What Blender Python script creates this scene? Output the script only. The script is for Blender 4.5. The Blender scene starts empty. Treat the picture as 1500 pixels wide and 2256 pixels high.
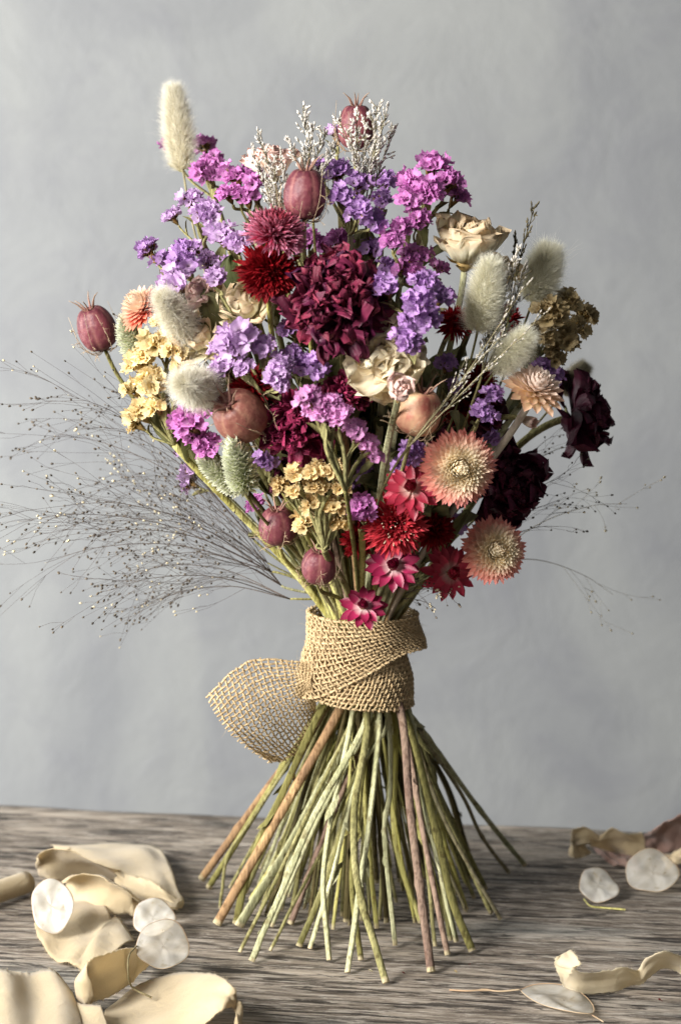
import bpy, math, random
import numpy as np
from mathutils import Vector

SC = bpy.context.scene
COL = SC.collection
PI = math.pi
rng = np.random.default_rng(11)
random.seed(11)

# ------------------------------------------------------------------ camera
F = 85/36*2256            # focal length in photo pixels
D, H, PIT = 1.2, 0.383, math.radians(8)
CX = -0.01165
CAM = np.array([CX, -D, H])
VD = np.array([0, math.cos(PIT), -math.sin(PIT)])
VU = np.array([0, math.sin(PIT), math.cos(PIT)])
cd = bpy.data.cameras.new('camera'); cam = bpy.data.objects.new('camera', cd); COL.objects.link(cam)
cam.location = CAM; cam.rotation_euler = (PI/2-PIT, 0, 0)
cd.sensor_fit = 'VERTICAL'; cd.sensor_height = 36; cd.sensor_width = 24; cd.lens = 85
cd.clip_start = .05; cd.clip_end = 50
cd.dof.use_dof = True; cd.dof.focus_distance = 1.14; cd.dof.aperture_fstop = 10
SC.camera = cam
# ------------------------------------------------------------------ light
w = bpy.data.worlds.new('World'); SC.world = w; w.use_nodes = True
w.node_tree.nodes['Background'].inputs[0].default_value = (.88, .93, 1, 1)
w.node_tree.nodes['Background'].inputs[1].default_value = .12
def area(name, loc, target, size, sy, power, col):
    ld = bpy.data.lights.new(name, 'AREA'); ld.shape = 'RECTANGLE'; ld.size = size; ld.size_y = sy
    ld.energy = power; ld.color = col
    o = bpy.data.objects.new(name, ld); COL.objects.link(o); o.location = loc
    o.rotation_euler = (Vector(target)-Vector(loc)).to_track_quat('-Z', 'Y').to_euler()
    return o
area('window_light', (-1.08, -1.08, .80), (.0, .0, .22), .55, .75, 76, (1, .97, .935))
area('left_wall_fill', (-1.0, .10, .20), (-.2, .66, .05), .4, .7, 18, (1, .99, .97))  # no second window here: lamp added to brighten the left of the wall
area('room_light', (-.3, -2.2, 1.6), (0, 0, .25), 1.6, 1.2, 3, (.9, .95, 1))
vs = SC.view_settings
vs.view_transform = 'Standard'; vs.look = 'None'; vs.exposure = 0; vs.gamma = 1

# ------------------------------------------------------------------ helpers
def P(px, py, y=0.0):
    """point on the vertical plane Y=y that the photo shows at px,py"""
    d = VD*F + np.array([px-750, 0, 0]) + VU*(1128-py)
    return CAM + d*((y-CAM[1])/d[1])
def T(px, py, h=0.0):
    d = VD*F + np.array([px-750, 0, 0]) + VU*(1128-py)
    return CAM + d*((h-CAM[2])/d[2])
def pm(p):                      # metres per photo pixel at p
    return float(np.dot(p-CAM, VD))/F
def nrm(v):
    v = np.asarray(v, float); return v/(np.linalg.norm(v)+1e-12)
def frame(d, spin=0.):
    z = nrm(d); a = np.array([0, 0, 1.]) if abs(z[2]) < .9 else np.array([0, 1., 0])
    x = nrm(np.cross(a, z)); y = np.cross(z, x)
    c, s = math.cos(spin), math.sin(spin)
    return np.stack([x*c+y*s, -x*s+y*c, z], 1)      # columns
def dome_y(px, py):
    if py > 760: R = .115 if py < 900 else max(.03, .115-(py-900)/450*.088)
    else: R = .115*math.sqrt(max(0, 1-((760-py)/545)**2))
    x = (px-775)/4600.
    return -.92*math.sqrt(max(0, R*R-x*x))

def tag(o, label=None, cat=None, group=None, kind=None):
    if label: o['label'] = label
    if cat: o['category'] = cat
    if group: o['group'] = group
    if kind: o['kind'] = kind
def empty(name, loc, label, cat, group=None):
    o = bpy.data.objects.new(name, None); COL.objects.link(o); o.location = Vector(loc)
    o.empty_display_size = .01
    tag(o, label, cat, group); o['_o'] = 0; del o['_o']
    return o

class MB:
    def __init__(s): s.v = []; s.f = []; s.a = []; s.n = 0
    def add(s, V, Fc, A=None):
        V = np.asarray(V, float).reshape(-1, 3)
        if A is None: A = np.zeros((len(V), 3))
        A = np.asarray(A, float); A = A.reshape(-1, A.shape[-1])
        if A.shape[1] == 3: A = np.concatenate([A, np.full((len(A), 1), .5)], 1)
        s.v.append(V); s.f.append(np.asarray(Fc, int).reshape(-1, 4)+s.n); s.a.append(A); s.n += len(V)
    def merge(s, o, M=None, t=(0, 0, 0), sc=1.):
        V = np.concatenate(o.v)*sc
        if M is not None: V = V@M.T
        s.add(V+np.asarray(t), np.concatenate(o.f), np.concatenate(o.a))
    def build(s, name, mat, parent=None, smooth=True, loc=None):
        me = bpy.data.meshes.new(name)
        V = np.concatenate(s.v); Fc = np.concatenate(s.f); A = np.concatenate(s.a)
        org = np.array(parent.location) if parent is not None else (np.zeros(3) if loc is None else np.asarray(loc))
        if parent is not None and parent.get('_w') is None and parent.parent is not None:
            org = np.array(parent.parent.location)+0
        V = V-org
        me.vertices.add(len(V)); me.vertices.foreach_set('co', V.ravel())
        me.loops.add(Fc.size); me.loops.foreach_set('vertex_index', Fc.ravel().astype(np.int32))
        me.polygons.add(len(Fc)); me.polygons.foreach_set('loop_start', (np.arange(len(Fc))*4).astype(np.int32))
        me.update(calc_edges=True)
        me.polygons.foreach_set('use_smooth', np.full(len(Fc), smooth))
        at = me.color_attributes.new('pt', 'FLOAT_COLOR', 'POINT')
        at.data.foreach_set('color', A.ravel())
        me.materials.append(mat)
        o = bpy.data.objects.new(name, me); COL.objects.link(o)
        if parent is not None: o.parent = parent
        elif loc is not None: o.location = Vector(org)
        return o
_g = {}
def gridf(nu, nv, wrap=False):
    k = (nu, nv, wrap)
    if k not in _g:
        i = np.arange(nu-1)[:, None]; j = np.arange(nv if wrap else nv-1)[None, :]
        j2 = (j+1) % nv
        _g[k] = np.stack([i*nv+j, i*nv+j2, (i+1)*nv+j2, (i+1)*nv+j], -1).reshape(-1, 4)
    return _g[k]

def catmull(pts, n):
    p = np.asarray(pts, float); m = len(p)
    if m == 2: return p[0]+(p[1]-p[0])*np.linspace(0, 1, n)[:, None]
    q = np.vstack([2*p[0]-p[1], p, 2*p[-1]-p[-2]])
    t = np.linspace(0, m-1-1e-9, n); i = t.astype(int); u = (t-i)[:, None]
    a, b, c, d = q[i], q[i+1], q[i+2], q[i+3]
    return .5*((2*b)+(-a+c)*u+(2*a-5*b+4*c-d)*u*u+(-a+3*b-3*c+d)*u**3)

def tube(mb, pts, r, ns=6, flat=1., ridge=0., spin=0., cap=True, rnd=0., col=None):
    p = np.asarray(pts, float); n = len(p)
    r = np.broadcast_to(np.asarray(r, float), (n,)).copy()
    tg = np.gradient(p, axis=0); tg /= np.linalg.norm(tg, axis=1)[:, None]+1e-12
    fr = frame(tg[0], spin); x = fr[:, 0]; X = np.zeros((n, 3))
    for i in range(n):
        x = x-tg[i]*np.dot(x, tg[i]); x = x/(np.linalg.norm(x)+1e-12); X[i] = x
    Y = np.cross(tg, X)
    ph = np.linspace(0, 2*PI, ns, endpoint=False)
    rr = r[:, None]*(1+ridge*np.cos(ph*3)[None])*(1+rnd*rng.normal(size=(n, ns)))
    V = p[:, None]+X[:, None]*(rr*np.cos(ph))[..., None]+Y[:, None]*(rr*flat*np.sin(ph))[..., None]
    A = np.zeros((n, ns, 3)); A[..., 0] = np.linspace(0, 1, n)[:, None]; A[..., 1] = ph/(2*PI); A[..., 2] = rng.random() if col is None else col
    if cap:
        V = np.concatenate([np.repeat(p[:1, None], ns, 1), V, np.repeat(p[-1:, None], ns, 1)])
        A = np.concatenate([A[:1], A, A[-1:]]); n += 2
    mb.add(V, gridf(n, ns, True), A)

def petal(mb, L, W, th0, th1, phi=0., r0=0., z0=0., cup=.3, frill=0., fk=6, wr=0., a=.6, b=.3, base=.2,
          jag=0., ns=7, nw=5, layer=0., side=0., thp=1.2, curlside=0.):
    s = np.linspace(0, 1, ns); w = np.linspace(-1, 1, nw)
    th = th0+(th1-th0)*s**thp
    ds = L/(ns-1)
    rad = r0+np.concatenate([[0], np.cumsum(np.cos((th[1:]+th[:-1])/2)*ds)])
    z = z0+np.concatenate([[0], np.cumsum(np.sin((th[1:]+th[:-1])/2)*ds)])
    sm = a/(a+b); pk = sm**a*(1-sm)**b
    pr = (s**a*(1-s)**b)/pk; pr = np.maximum(pr, base*(1-s)); pr[-1] = max(pr[-1], .06)
    S, Wg = np.meshgrid(s, w, indexing='ij'); pr2 = pr[:, None]
    off = cup*W*pr2*Wg**2
    ph = rng.random(6)*6.28
    if frill: off = off+frill*W*np.sin(fk*Wg+ph[0]+2*S)*S**2*(.4+.6*np.abs(Wg))+frill*.5*W*np.sin(fk*1.9*Wg+ph[1]+5*S)*S**2
    if wr:
        off = off+wr*L*(np.sin(5*S+3*Wg+ph[2])*.5+np.sin(9*Wg-4*S+ph[3])*.35+np.sin(13*S+7*Wg+ph[4])*.2)*np.minimum(1, S*2)
    yy = W*pr2*Wg+side*L*S**2
    if wr: yy = yy+wr*L*.6*np.sin(6*S+ph[5])
    ext = 0
    if jag: ext = jag*L*(rng.random(nw)-.5)[None]*S**3
    cth, sth = np.cos(th)[:, None], np.sin(th)[:, None]
    R = rad[:, None]-sth*off+cth*ext; Z = z[:, None]+cth*off+sth*ext
    c, sn = math.cos(phi), math.sin(phi)
    V = np.stack([R*c-yy*sn, R*sn+yy*c, Z], -1)
    A = np.zeros((ns, nw, 4)); A[..., 0] = S; A[..., 1] = layer; A[..., 2] = rng.random(); A[..., 3] = Wg*.5+.5
    mb.add(V, gridf(ns, nw), A)

def hairs(mb, base, dirs, ln, wd, bend=.2, seg=3):
    n = len(base); dirs = dirs/np.linalg.norm(dirs, axis=1)[:, None]
    rv = rng.normal(size=(n, 3)); sd = np.cross(dirs, rv); sd /= np.linalg.norm(sd, axis=1)[:, None]
    bd = np.cross(dirs, sd)*bend*rng.normal(size=(n, 1))
    t = np.linspace(0, 1, seg+1)
    C = base[:, None]+dirs[:, None]*(ln[:, None, None]*t[None, :, None])+bd[:, None]*(ln[:, None, None]*t[None, :, None]**2)
    wv = (wd*(1-t*.85))[None, :, None]*sd[:, None]
    V = np.stack([C-wv, C+wv], 2)             # n,seg+1,2,3
    A = np.zeros(V.shape); A[..., 0] = t[None, :, None]; A[..., 2] = rng.random(n)[:, None, None]
    k = (seg+1)*2; f = []
    for i in range(seg): f.append([2*i, 2*i+1, 2*i+3, 2*i+2])
    Fc = (np.arange(n)*k)[:, None, None]+np.array(f)[None]
    mb.add(V, Fc, A)

# ------------------------------------------------------------------ materials
def lin(c, k=1.):
    o = []
    for v in c[:3]:
        v = v/255.; o.append((v/12.92 if v < .04045 else ((v+.055)/1.055)**2.4)*k)
    return (*o, 1)
class NT:
    def __init__(s, name):
        s.m = bpy.data.materials.new(name); s.m.use_nodes = True; s.t = s.m.node_tree; s.t.nodes.clear()
        s.out = s.n('ShaderNodeOutputMaterial')
    def n(s, ty, **kw):
        nd = s.t.nodes.new(ty)
        for k, v in kw.items():
            if isinstance(k, str) and hasattr(nd, k): setattr(nd, k, v)
        return nd
    def l(s, a, b): s.t.links.new(a, b)
    def attr(s):
        a = s.n('ShaderNodeAttribute'); a.attribute_name = 'pt'
        x = s.n('ShaderNodeSeparateColor'); s.l(a.outputs['Color'], x.inputs[0]); return [x.outputs[0], x.outputs[1], x.outputs[2], a.outputs['Alpha']]
    def mix(s, f, a, b, mode='MIX'):
        m = s.n('ShaderNodeMix'); m.data_type = 'RGBA'; m.blend_type = mode
        for i, v in ((0, f), (6, a), (7, b)):
            if hasattr(v, 'links'): s.l(v, m.inputs[i])
            else: m.inputs[i].default_value = v
        return m.outputs[2]
    def math(s, op, a, b=None, c=None):
        m = s.n('ShaderNodeMath'); m.operation = op
        for i, v in enumerate((a, b, c)):
            if v is None: continue
            if hasattr(v, 'links'): s.l(v, m.inputs[i])
            else: m.inputs[i].default_value = v
        return m.outputs[0]
    def ramp(s, f, stops):
        r = s.n('ShaderNodeValToRGB'); s.l(f, r.inputs[0]); e = r.color_ramp.elements
        while len(e) < len(stops): e.new(.5)
        for i, (p, c) in enumerate(stops):
            e[i].position = p; e[i].color = c if len(c) == 4 else (*c, 1)
        return r.outputs[0]
    def noise(s, scale, detail=3, vec=None, rough=.5, obj=True, sc=None, dist=0):
        tc = s.n('ShaderNodeTexCoord'); v = tc.outputs['Object' if obj else 'Generated']
        if sc is not None:
            mp = s.n('ShaderNodeMapping'); mp.inputs['Scale'].default_value = sc; s.l(v, mp.inputs[0]); v = mp.outputs[0]
        nz = s.n('ShaderNodeTexNoise'); nz.inputs['Scale'].default_value = scale; nz.inputs['Detail'].default_value = detail
        nz.inputs['Roughness'].default_value = rough; nz.inputs['Distortion'].default_value = dist
        s.l(v, nz.inputs['Vector']); return nz.outputs[0]
    def finish(s, col, rough=.6, trans=0., spec=.3, bump=None, bstr=.3, bdist=.001, tcol=None, sheen=0.):
        b = s.n('ShaderNodeBsdfPrincipled')
        if hasattr(col, 'links'): s.l(col, b.inputs['Base Color'])
        else: b.inputs['Base Color'].default_value = col
        b.inputs['Roughness'].default_value = rough; b.inputs['Specular IOR Level'].default_value = spec
        if sheen: b.inputs['Sheen Weight'].default_value = sheen
        if bump is not None:
            bp = s.n('ShaderNodeBump'); bp.inputs['Strength'].default_value = bstr; bp.inputs['Distance'].default_value = bdist
            s.l(bump, bp.inputs['Height']); s.l(bp.outputs[0], b.inputs['Normal'])
        o = b.outputs[0]
        if trans:
            tr = s.n('ShaderNodeBsdfTranslucent')
            c2 = tcol if tcol is not None else col
            if hasattr(c2, 'links'): s.l(c2, tr.inputs[0])
            else: tr.inputs[0].default_value = c2
            mx = s.n('ShaderNodeMixShader'); mx.inputs[0].default_value = trans
            s.l(o, mx.inputs[1]); s.l(tr.outputs[0], mx.inputs[2]); o = mx.outputs[0]
        s.l(o, s.out.inputs[0]); return s.m

def m_petal(name, c0, c1, inner=None, mid=None, mp=.5, trans=.3, rough=.62, spec=.25, jit=.3, nscale=220, nmix=.35, dark=None, bs=.35, vein=True, vs_=.35):
    n = NT(name); a = n.attr()
    stops = [(0, lin(c0)), (1, lin(c1))] if mid is None else [(0, lin(c0)), (mp, lin(mid)), (1, lin(c1))]
    c = n.ramp(a[0], stops)
    if inner is not None: c = n.mix(a[1], c, lin(inner))
    cv = n.n('ShaderNodeCombineXYZ'); n.l(n.math('MULTIPLY', a[3], 9.), cv.inputs[0]); n.l(n.math('MULTIPLY', a[0], 1.3), cv.inputs[1]); n.l(n.math('MULTIPLY', a[2], 40.), cv.inputs[2])
    fb = n.n('ShaderNodeTexNoise'); fb.inputs['Scale'].default_value = 1.6; fb.inputs['Detail'].default_value = 3; n.l(cv.outputs[0], fb.inputs['Vector'])
    fib = fb.outputs[0]
    nz = n.noise(nscale, 4)
    dk = lin(dark) if dark is not None else (*[v*.45 for v in lin(c1)[:3]], 1)
    c = n.mix(n.math('MULTIPLY', n.ramp(nz, [(.42, (0, 0, 0)), (.68, (1, 1, 1))]), nmix), c, dk)
    if vein: c = n.mix(n.math('MULTIPLY', n.ramp(fib, [(.40, (1, 1, 1)), (.56, (0, 0, 0))]), vs_), c, dk)
    c = n.mix(1., c, n.ramp(a[2], [(0, (1-jit,)*3), (1, (1+jit*.3,)*3)]), 'MULTIPLY')
    return n.finish(c, rough, trans, spec, n.math('ADD', n.math('MULTIPLY', n.noise(900, 3), .5), n.math('MULTIPLY', fib, 1.6)) if vein else n.noise(900, 3), bs, .0006)
def m_stem(name, c0, c1, rough=.65, k=1.):
    n = NT(name); a = n.attr()
    nz = n.noise(60, 4, sc=(1, 1, .22))
    c = n.mix(n.ramp(nz, [(.35, (0, 0, 0)), (.65, (1, 1, 1))]), lin(c0, k), lin(c1, k))
    st = n.noise(900, 2, sc=(1, 1, .05))
    c = n.mix(n.math('MULTIPLY', n.ramp(st, [(.45, (0, 0, 0)), (.7, (1, 1, 1))]), .5), c, lin([v*.6 for v in c0], k))
    c = n.mix(1., c, n.ramp(a[2], [(0, (.8,)*3), (1, (1.12,)*3)]), 'MULTIPLY')
    c = n.mix(n.math('MULTIPLY', n.ramp(n.noise(240, 5), [(.56, (0, 0, 0)), (.66, (1, 1, 1))]), .55), c, lin([c0[0]*.62, c0[1]*.52, c0[2]*.42], k))
    c = n.mix(n.ramp(a[0], [(.993, (0, 0, 0)), (.997, (1, 1, 1))]), c, lin((214, 200, 160)))
    return n.finish(c, .8, 0, .15, n.math('ADD', st, n.math('MULTIPLY', n.noise(300, 4, sc=(1, 1, .15)), .9)), .8, .0008)

M = {}
M['magenta'] = m_petal('magenta_statice_paper', (226, 184, 214), (220, 134, 206), mid=(226, 154, 212), trans=.35, nmix=.25)
M['violet'] = m_petal('violet_statice_paper', (220, 194, 218), (194, 146, 212), mid=(208, 168, 220), trans=.35, nmix=.25)
M['lilac'] = m_petal('lilac_statice_paper', (232, 210, 228), (212, 172, 222), mid=(224, 192, 230), trans=.35, nmix=.2)
M['pink'] = m_petal('pink_statice_paper', (238, 198, 228), (236, 162, 220), mid=(242, 182, 226), trans=.35, nmix=.2)
M['yellow'] = m_petal('yellow_statice_paper', (226, 208, 160), (253, 238, 188), mid=(250, 232, 176), trans=.35, nmix=.3, dark=(186, 138, 70))
M['golden'] = m_petal('golden_statice_paper', (220, 192, 138), (248, 228, 176), mid=(242, 218, 160), trans=.35, nmix=.35, dark=(170, 120, 60))
M['tan'] = m_petal('tan_statice_paper', (150, 134, 92), (204, 184, 140), mid=(188, 168, 124), trans=.3, nmix=.4, dark=(120, 92, 52))
M['calyx'] = m_petal('brown_calyx', (96, 92, 48), (190, 152, 92), mid=(128, 98, 54), trans=.1, jit=.5, nmix=.3, dark=(70, 50, 28))
M['calyx_pale'] = m_petal('pale_calyx', (120, 118, 66), (214, 184, 122), mid=(170, 140, 84), trans=.1, jit=.45, nmix=.3, dark=(110, 80, 46))
M['burgundy'] = m_petal('burgundy_peony', (70, 8, 38), (160, 60, 84), mid=(94, 16, 50), inner=(74, 18, 60), trans=.12, rough=.5, jit=.5, nmix=.5, dark=(46, 6, 24), nscale=140, bs=.6)
M['wine_peony'] = m_petal('wine_peony', (100, 16, 48), (164, 54, 92), mid=(132, 28, 68), trans=.12, rough=.5, jit=.45, nmix=.4, dark=(50, 4, 24), nscale=160, bs=.6)
M['dark_peony'] = m_petal('dark_maroon_peony', (58, 10, 28), (96, 28, 54), mid=(72, 14, 40), trans=.08, rough=.5, jit=.4, nmix=.5, dark=(26, 3, 14), nscale=140, bs=.6)
M['cream_rose'] = m_petal('cream_rose', (246, 236, 190), (244, 220, 182), mid=(255, 251, 224), mp=.7, trans=.42, jit=.18, nmix=.18, dark=(190, 150, 110), bs=.5, vs_=.18)
M['cream_peony'] = m_petal('cream_peony', (236, 218, 176), (246, 236, 206), mid=(252, 243, 216), trans=.42, jit=.2, nmix=.3, dark=(186, 148, 100), bs=.5, vs_=.18)
M['blush'] = m_petal('blush_rose', (246, 228, 204), (240, 204, 194), mid=(248, 232, 214), mp=.7, trans=.3, jit=.18, nmix=.25, dark=(200, 140, 120), bs=.5, vs_=.18)
M['peach'] = m_petal('peach_strawflower', (255, 242, 206), (240, 140, 132), mid=(252, 206, 180), inner=(255, 244, 214), mp=.62, trans=.4, rough=.4, spec=.4, jit=.2, nmix=.1, bs=.1, vs_=.1)
M['peach_light'] = m_petal('pale_peach_strawflower', (252, 228, 160), (250, 202, 172), mid=(253, 226, 184), inner=(255, 238, 224), trans=.35, rough=.4, spec=.4, jit=.15, nmix=.1, bs=.1, vs_=.1)
M['coral'] = m_petal('coral_strawflower', (236, 120, 90), (240, 170, 140), mid=(228, 90, 70), inner=(246, 222, 196), trans=.25, rough=.4, spec=.4, jit=.2, nmix=.1, bs=.1, vs_=.1)
M['rose_red'] = m_petal('rose_red_strawflower', (252, 232, 214), (150, 16, 46), mid=(206, 70, 92), mp=.42, inner=(196, 62, 76), trans=.2, rough=.4, spec=.4, jit=.25, nmix=.1, bs=.1, vs_=.1)
M['crimson_straw'] = m_petal('crimson_strawflower', (255, 236, 228), (112, 8, 44), mid=(186, 50, 96), mp=.42, inner=(120, 12, 34), trans=.2, rough=.4, spec=.4, jit=.25, nmix=.1, bs=.1, vs_=.1)
M['crimson'] = m_petal('crimson_spiky', (160, 14, 44), (252, 176, 206), mid=(206, 30, 84), mp=.6, inner=(170, 18, 40), trans=.2, rough=.5, jit=.35, nmix=.15)
M['deep_red'] = m_petal('deep_red_fringe', (120, 8, 18), (156, 20, 30), mid=(140, 12, 24), trans=.2, rough=.5, jit=.4, nmix=.3)
M['red_fringe'] = m_petal('red_fringe', (150, 16, 32), (224, 74, 84), mid=(204, 42, 60), trans=.25, rough=.55, jit=.3, nmix=.2)
M['pod'] = None
M['hair'] = m_petal('bunny_tail_hair', (206, 196, 162), (250, 247, 235), mid=(236, 230, 208), trans=.3, jit=.3, nmix=0, bs=0, vein=False)
M['hair_green'] = m_petal('greenish_bunny_tail_hair', (206, 200, 160), (252, 250, 236), mid=(240, 236, 212), trans=.35, jit=.3, nmix=0, bs=0, vein=False)
M['hair_tan'] = m_petal('tan_bunny_tail_hair', (150, 138, 108), (190, 182, 156), trans=.35, jit=.2, nmix=0, bs=0)
M['awn'] = m_petal('awn_hair', (200, 190, 160), (230, 226, 210), trans=.2, jit=.2, nmix=0, bs=0)
M['canary'] = m_petal('green_canary_scales', (190, 192, 140), (252, 253, 234), mid=(236, 240, 206), trans=.25, jit=.2, nmix=.1)
M['leaf'] = m_petal('dry_green_leaf', (112, 110, 68), (150, 146, 104), mid=(126, 126, 82), trans=.25, jit=.35, nmix=.5, dark=(70, 66, 34), nscale=90, bs=.6)
M['leaf_dark'] = m_petal('dark_dry_leaf', (56, 66, 38), (84, 90, 54), trans=.15, jit=.3, nmix=.5, dark=(40, 40, 20), nscale=90, bs=.6)
M['bud_white'] = m_petal('white_buds', (176, 168, 140), (252, 248, 242), mid=(232, 224, 212), trans=.3, jit=.2, nmix=0)
M['bud_dark'] = m_petal('dark_buds', (70, 64, 44), (120, 110, 84), trans=.1, jit=.5, nmix=0)
M['twig'] = m_stem('grey_twig', (120, 110, 80), (150, 142, 112))
M['stamen'] = m_petal('cream_stamens', (200, 160, 120), (246, 230, 200), trans=.1, jit=.2, nmix=0)
M['green'] = m_stem('green_stem', (116, 112, 70), (156, 150, 104))
M['palegreen'] = m_stem('pale_green_stem', (160, 160, 120), (200, 198, 158))
M['olive'] = m_stem('olive_stem', (104, 100, 56), (140, 134, 82))
M['yellowgreen'] = m_stem('yellow_green_stem', (166, 160, 88), (206, 200, 134))
M['brown'] = m_stem('brown_stem', (128, 100, 76), (176, 144, 102))
M['mauve'] = m_stem('mauve_brown_stem', (120, 98, 86), (150, 128, 110))
M['darkstem'] = m_stem('dark_stem', (66, 60, 36), (96, 86, 54))
def m_greystem():
    n = NT('grey_white_stem'); a = n.attr()
    c = n.ramp(a[0], [(0, lin((206, 196, 180))), (.28, lin((196, 186, 168))), (.42, lin((130, 104, 80)))])
    c = n.mix(n.math('MULTIPLY', n.noise(500, 3, sc=(1, 1, .1)), .6), c, lin((110, 92, 70)))
    return n.finish(c, .7, 0, .2, n.noise(900, 2, sc=(1, 1, .1)), .5, .0005)
M['greystem'] = m_greystem()
M['panic'] = m_stem('fine_grass', (70, 62, 60), (104, 94, 86))
M['panic_light'] = m_stem('fine_pale_grass', (170, 160, 140), (206, 198, 178))
M['seed'] = m_petal('grass_seed', (60, 52, 44), (120, 108, 92), trans=.05, jit=.7, nmix=0)
M['seed_light'] = m_petal('pale_seed', (190, 176, 140), (226, 214, 184), trans=.05, jit=.3, nmix=0)

def m_pod(name, ca, cb, seam):
    n = NT(name); a = n.attr()
    c = n.mix(n.ramp(n.noise(70, 4), [(.35, (0, 0, 0)), (.65, (1, 1, 1))]), lin(ca), lin(cb))
    c = n.mix(a[1], c, lin(seam))
    c = n.mix(n.math('MULTIPLY', n.ramp(n.noise(500, 3), [(.5, (0, 0, 0)), (.7, (1, 1, 1))]), .3), c, lin(seam))
    return n.finish(c, .5, .05, .35, n.noise(200, 7), .6, .0016)
M['pod'] = m_pod('wine_pod', (78, 30, 42), (114, 56, 64), (160, 112, 102))
M['pod_brown'] = m_pod('brown_pod', (112, 62, 56), (134, 84, 72), (170, 130, 106))
M['pod_pale'] = m_pod('pale_pod', (212, 182, 142), (168, 92, 80), (206, 170, 134))
M['horn'] = m_petal('pod_horn', (132, 70, 74), (176, 150, 124), trans=.05, jit=.3, nmix=.2)
M['bract'] = m_petal('thready_bract', (170, 140, 110), (190, 170, 140), trans=.05, jit=.3, nmix=0)

def m_jute():
    n = NT('jute_thread'); a = n.attr()
    c = n.mix(n.noise(260, 4), lin((156, 128, 90)), lin((232, 208, 164)))
    c = n.mix(1., c, n.ramp(a[2], [(0, (.82,)*3), (1, (1.12,)*3)]), 'MULTIPLY')
    return n.finish(c, .8, .08, .2, n.noise(2600, 2), .8, .0006)
M['jute'] = m_jute()
def m_silk(name, c0, c1, rough=.5):
    n = NT(name)
    c = n.mix(n.ramp(n.noise(18, 4), [(.35, (0, 0, 0)), (.68, (1, 1, 1))]), lin(c0), lin(c1))
    w1 = n.noise(2200, 2)
    return n.finish(c, rough, .38, .25, n.math('ADD', n.math('MULTIPLY', w1, .8), n.math('MULTIPLY', n.noise(110, 5, dist=1.5), 2.2)), .5, .0009, sheen=.3)
M['silk'] = m_silk('cream_silk', (204, 186, 150), (220, 204, 170))
M['silk_pale'] = m_silk('pale_cream_silk', (222, 208, 176), (232, 220, 192))
M['silk_mauve'] = m_silk('mauve_silk', (150, 120, 108), (168, 138, 124))
M['silk_brown'] = m_silk('brown_silk', (110, 74, 62), (124, 86, 72))
def m_pearl(name, tr=.35, c0=(188, 182, 168), c1=(226, 224, 218)):
    n = NT(name); a = n.attr()
    f = n.ramp(n.noise(60, 5, dist=1.2), [(.35, (0, 0, 0)), (.65, (1, 1, 1))])
    c = n.mix(f, lin(c0), lin(c1)); c = n.mix(a[1], c, lin((150, 130, 92)))
    c = n.mix(n.math('MULTIPLY', n.ramp(n.noise(240, 4), [(.6, (0, 0, 0)), (.72, (1, 1, 1))]), .5), c, lin((170, 150, 110)))
    b = n.n('ShaderNodeBsdfPrincipled'); n.l(c, b.inputs['Base Color']); b.inputs['Roughness'].default_value = .28
    b.inputs['Specular IOR Level'].default_value = .6
    bp = n.n('ShaderNodeBump'); bp.inputs['Strength'].default_value = .35; bp.inputs['Distance'].default_value = .0006
    n.l(n.noise(120, 4, dist=1), bp.inputs['Height']); n.l(bp.outputs[0], b.inputs['Normal'])
    t1 = n.n('ShaderNodeBsdfTranslucent'); n.l(c, t1.inputs[0]); t2 = n.n('ShaderNodeBsdfTransparent'); t2.inputs[0].default_value = (.95, .93, .88, 1)
    m1 = n.n('ShaderNodeMixShader'); m1.inputs[0].default_value = .25; n.l(b.outputs[0], m1.inputs[1]); n.l(t1.outputs[0], m1.inputs[2])
    m2 = n.n('ShaderNodeMixShader'); m2.inputs[0].default_value = tr; n.l(m1.outputs[0], m2.inputs[1]); n.l(t2.outputs[0], m2.inputs[2])
    n.l(m2.outputs[0], n.out.inputs[0]); return n.m
M['pearl'] = m_pearl('pearly_disc', .28)
M['pearl_clear'] = m_pearl('translucent_disc', .6)

# ------------------------------------------------------------------ wall and table
def wall_mat():
    n = NT('grey_plaster')
    big = n.noise(3.4, 7, rough=.62, dist=.8); mid = n.noise(13, 8, rough=.66, dist=.6); fine = n.noise(160, 4)
    c = n.mix(n.ramp(big, [(.36, (0, 0, 0)), (.66, (1, 1, 1))]), lin((117, 119, 121)), lin((130, 132, 132)))
    c = n.mix(n.math('MULTIPLY', n.ramp(mid, [(.5, (0, 0, 0)), (.62, (1, 1, 1))]), .26), c, lin((108, 109, 115)))
    c = n.mix(n.math('MULTIPLY', n.ramp(n.noise(5, 5, sc=(1, 1, .6), dist=1.), [(.52, (0, 0, 0)), (.64, (1, 1, 1))]), .22), c, lin((152, 154, 149)))
    return n.finish(c, .7, 0, .25, n.math('ADD', n.math('MULTIPLY', mid, 1.5), n.math('MULTIPLY', fine, .15)), .35, .004)
WY = .66
mb = MB()
X, Z = np.meshgrid(np.linspace(-1.6, 2.0, 2), np.linspace(-.75, 1.7, 2), indexing='ij')
mb.add(np.stack([X, 0*X+WY, Z], -1), gridf(2, 2)[:, ::-1])
mb.add(np.stack([X, 0*X+WY+.1, Z], -1), gridf(2, 2))
o = mb.build('plaster_wall', wall_mat()); tag(o, 'mottled grey plaster wall behind the bouquet', 'wall')

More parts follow.
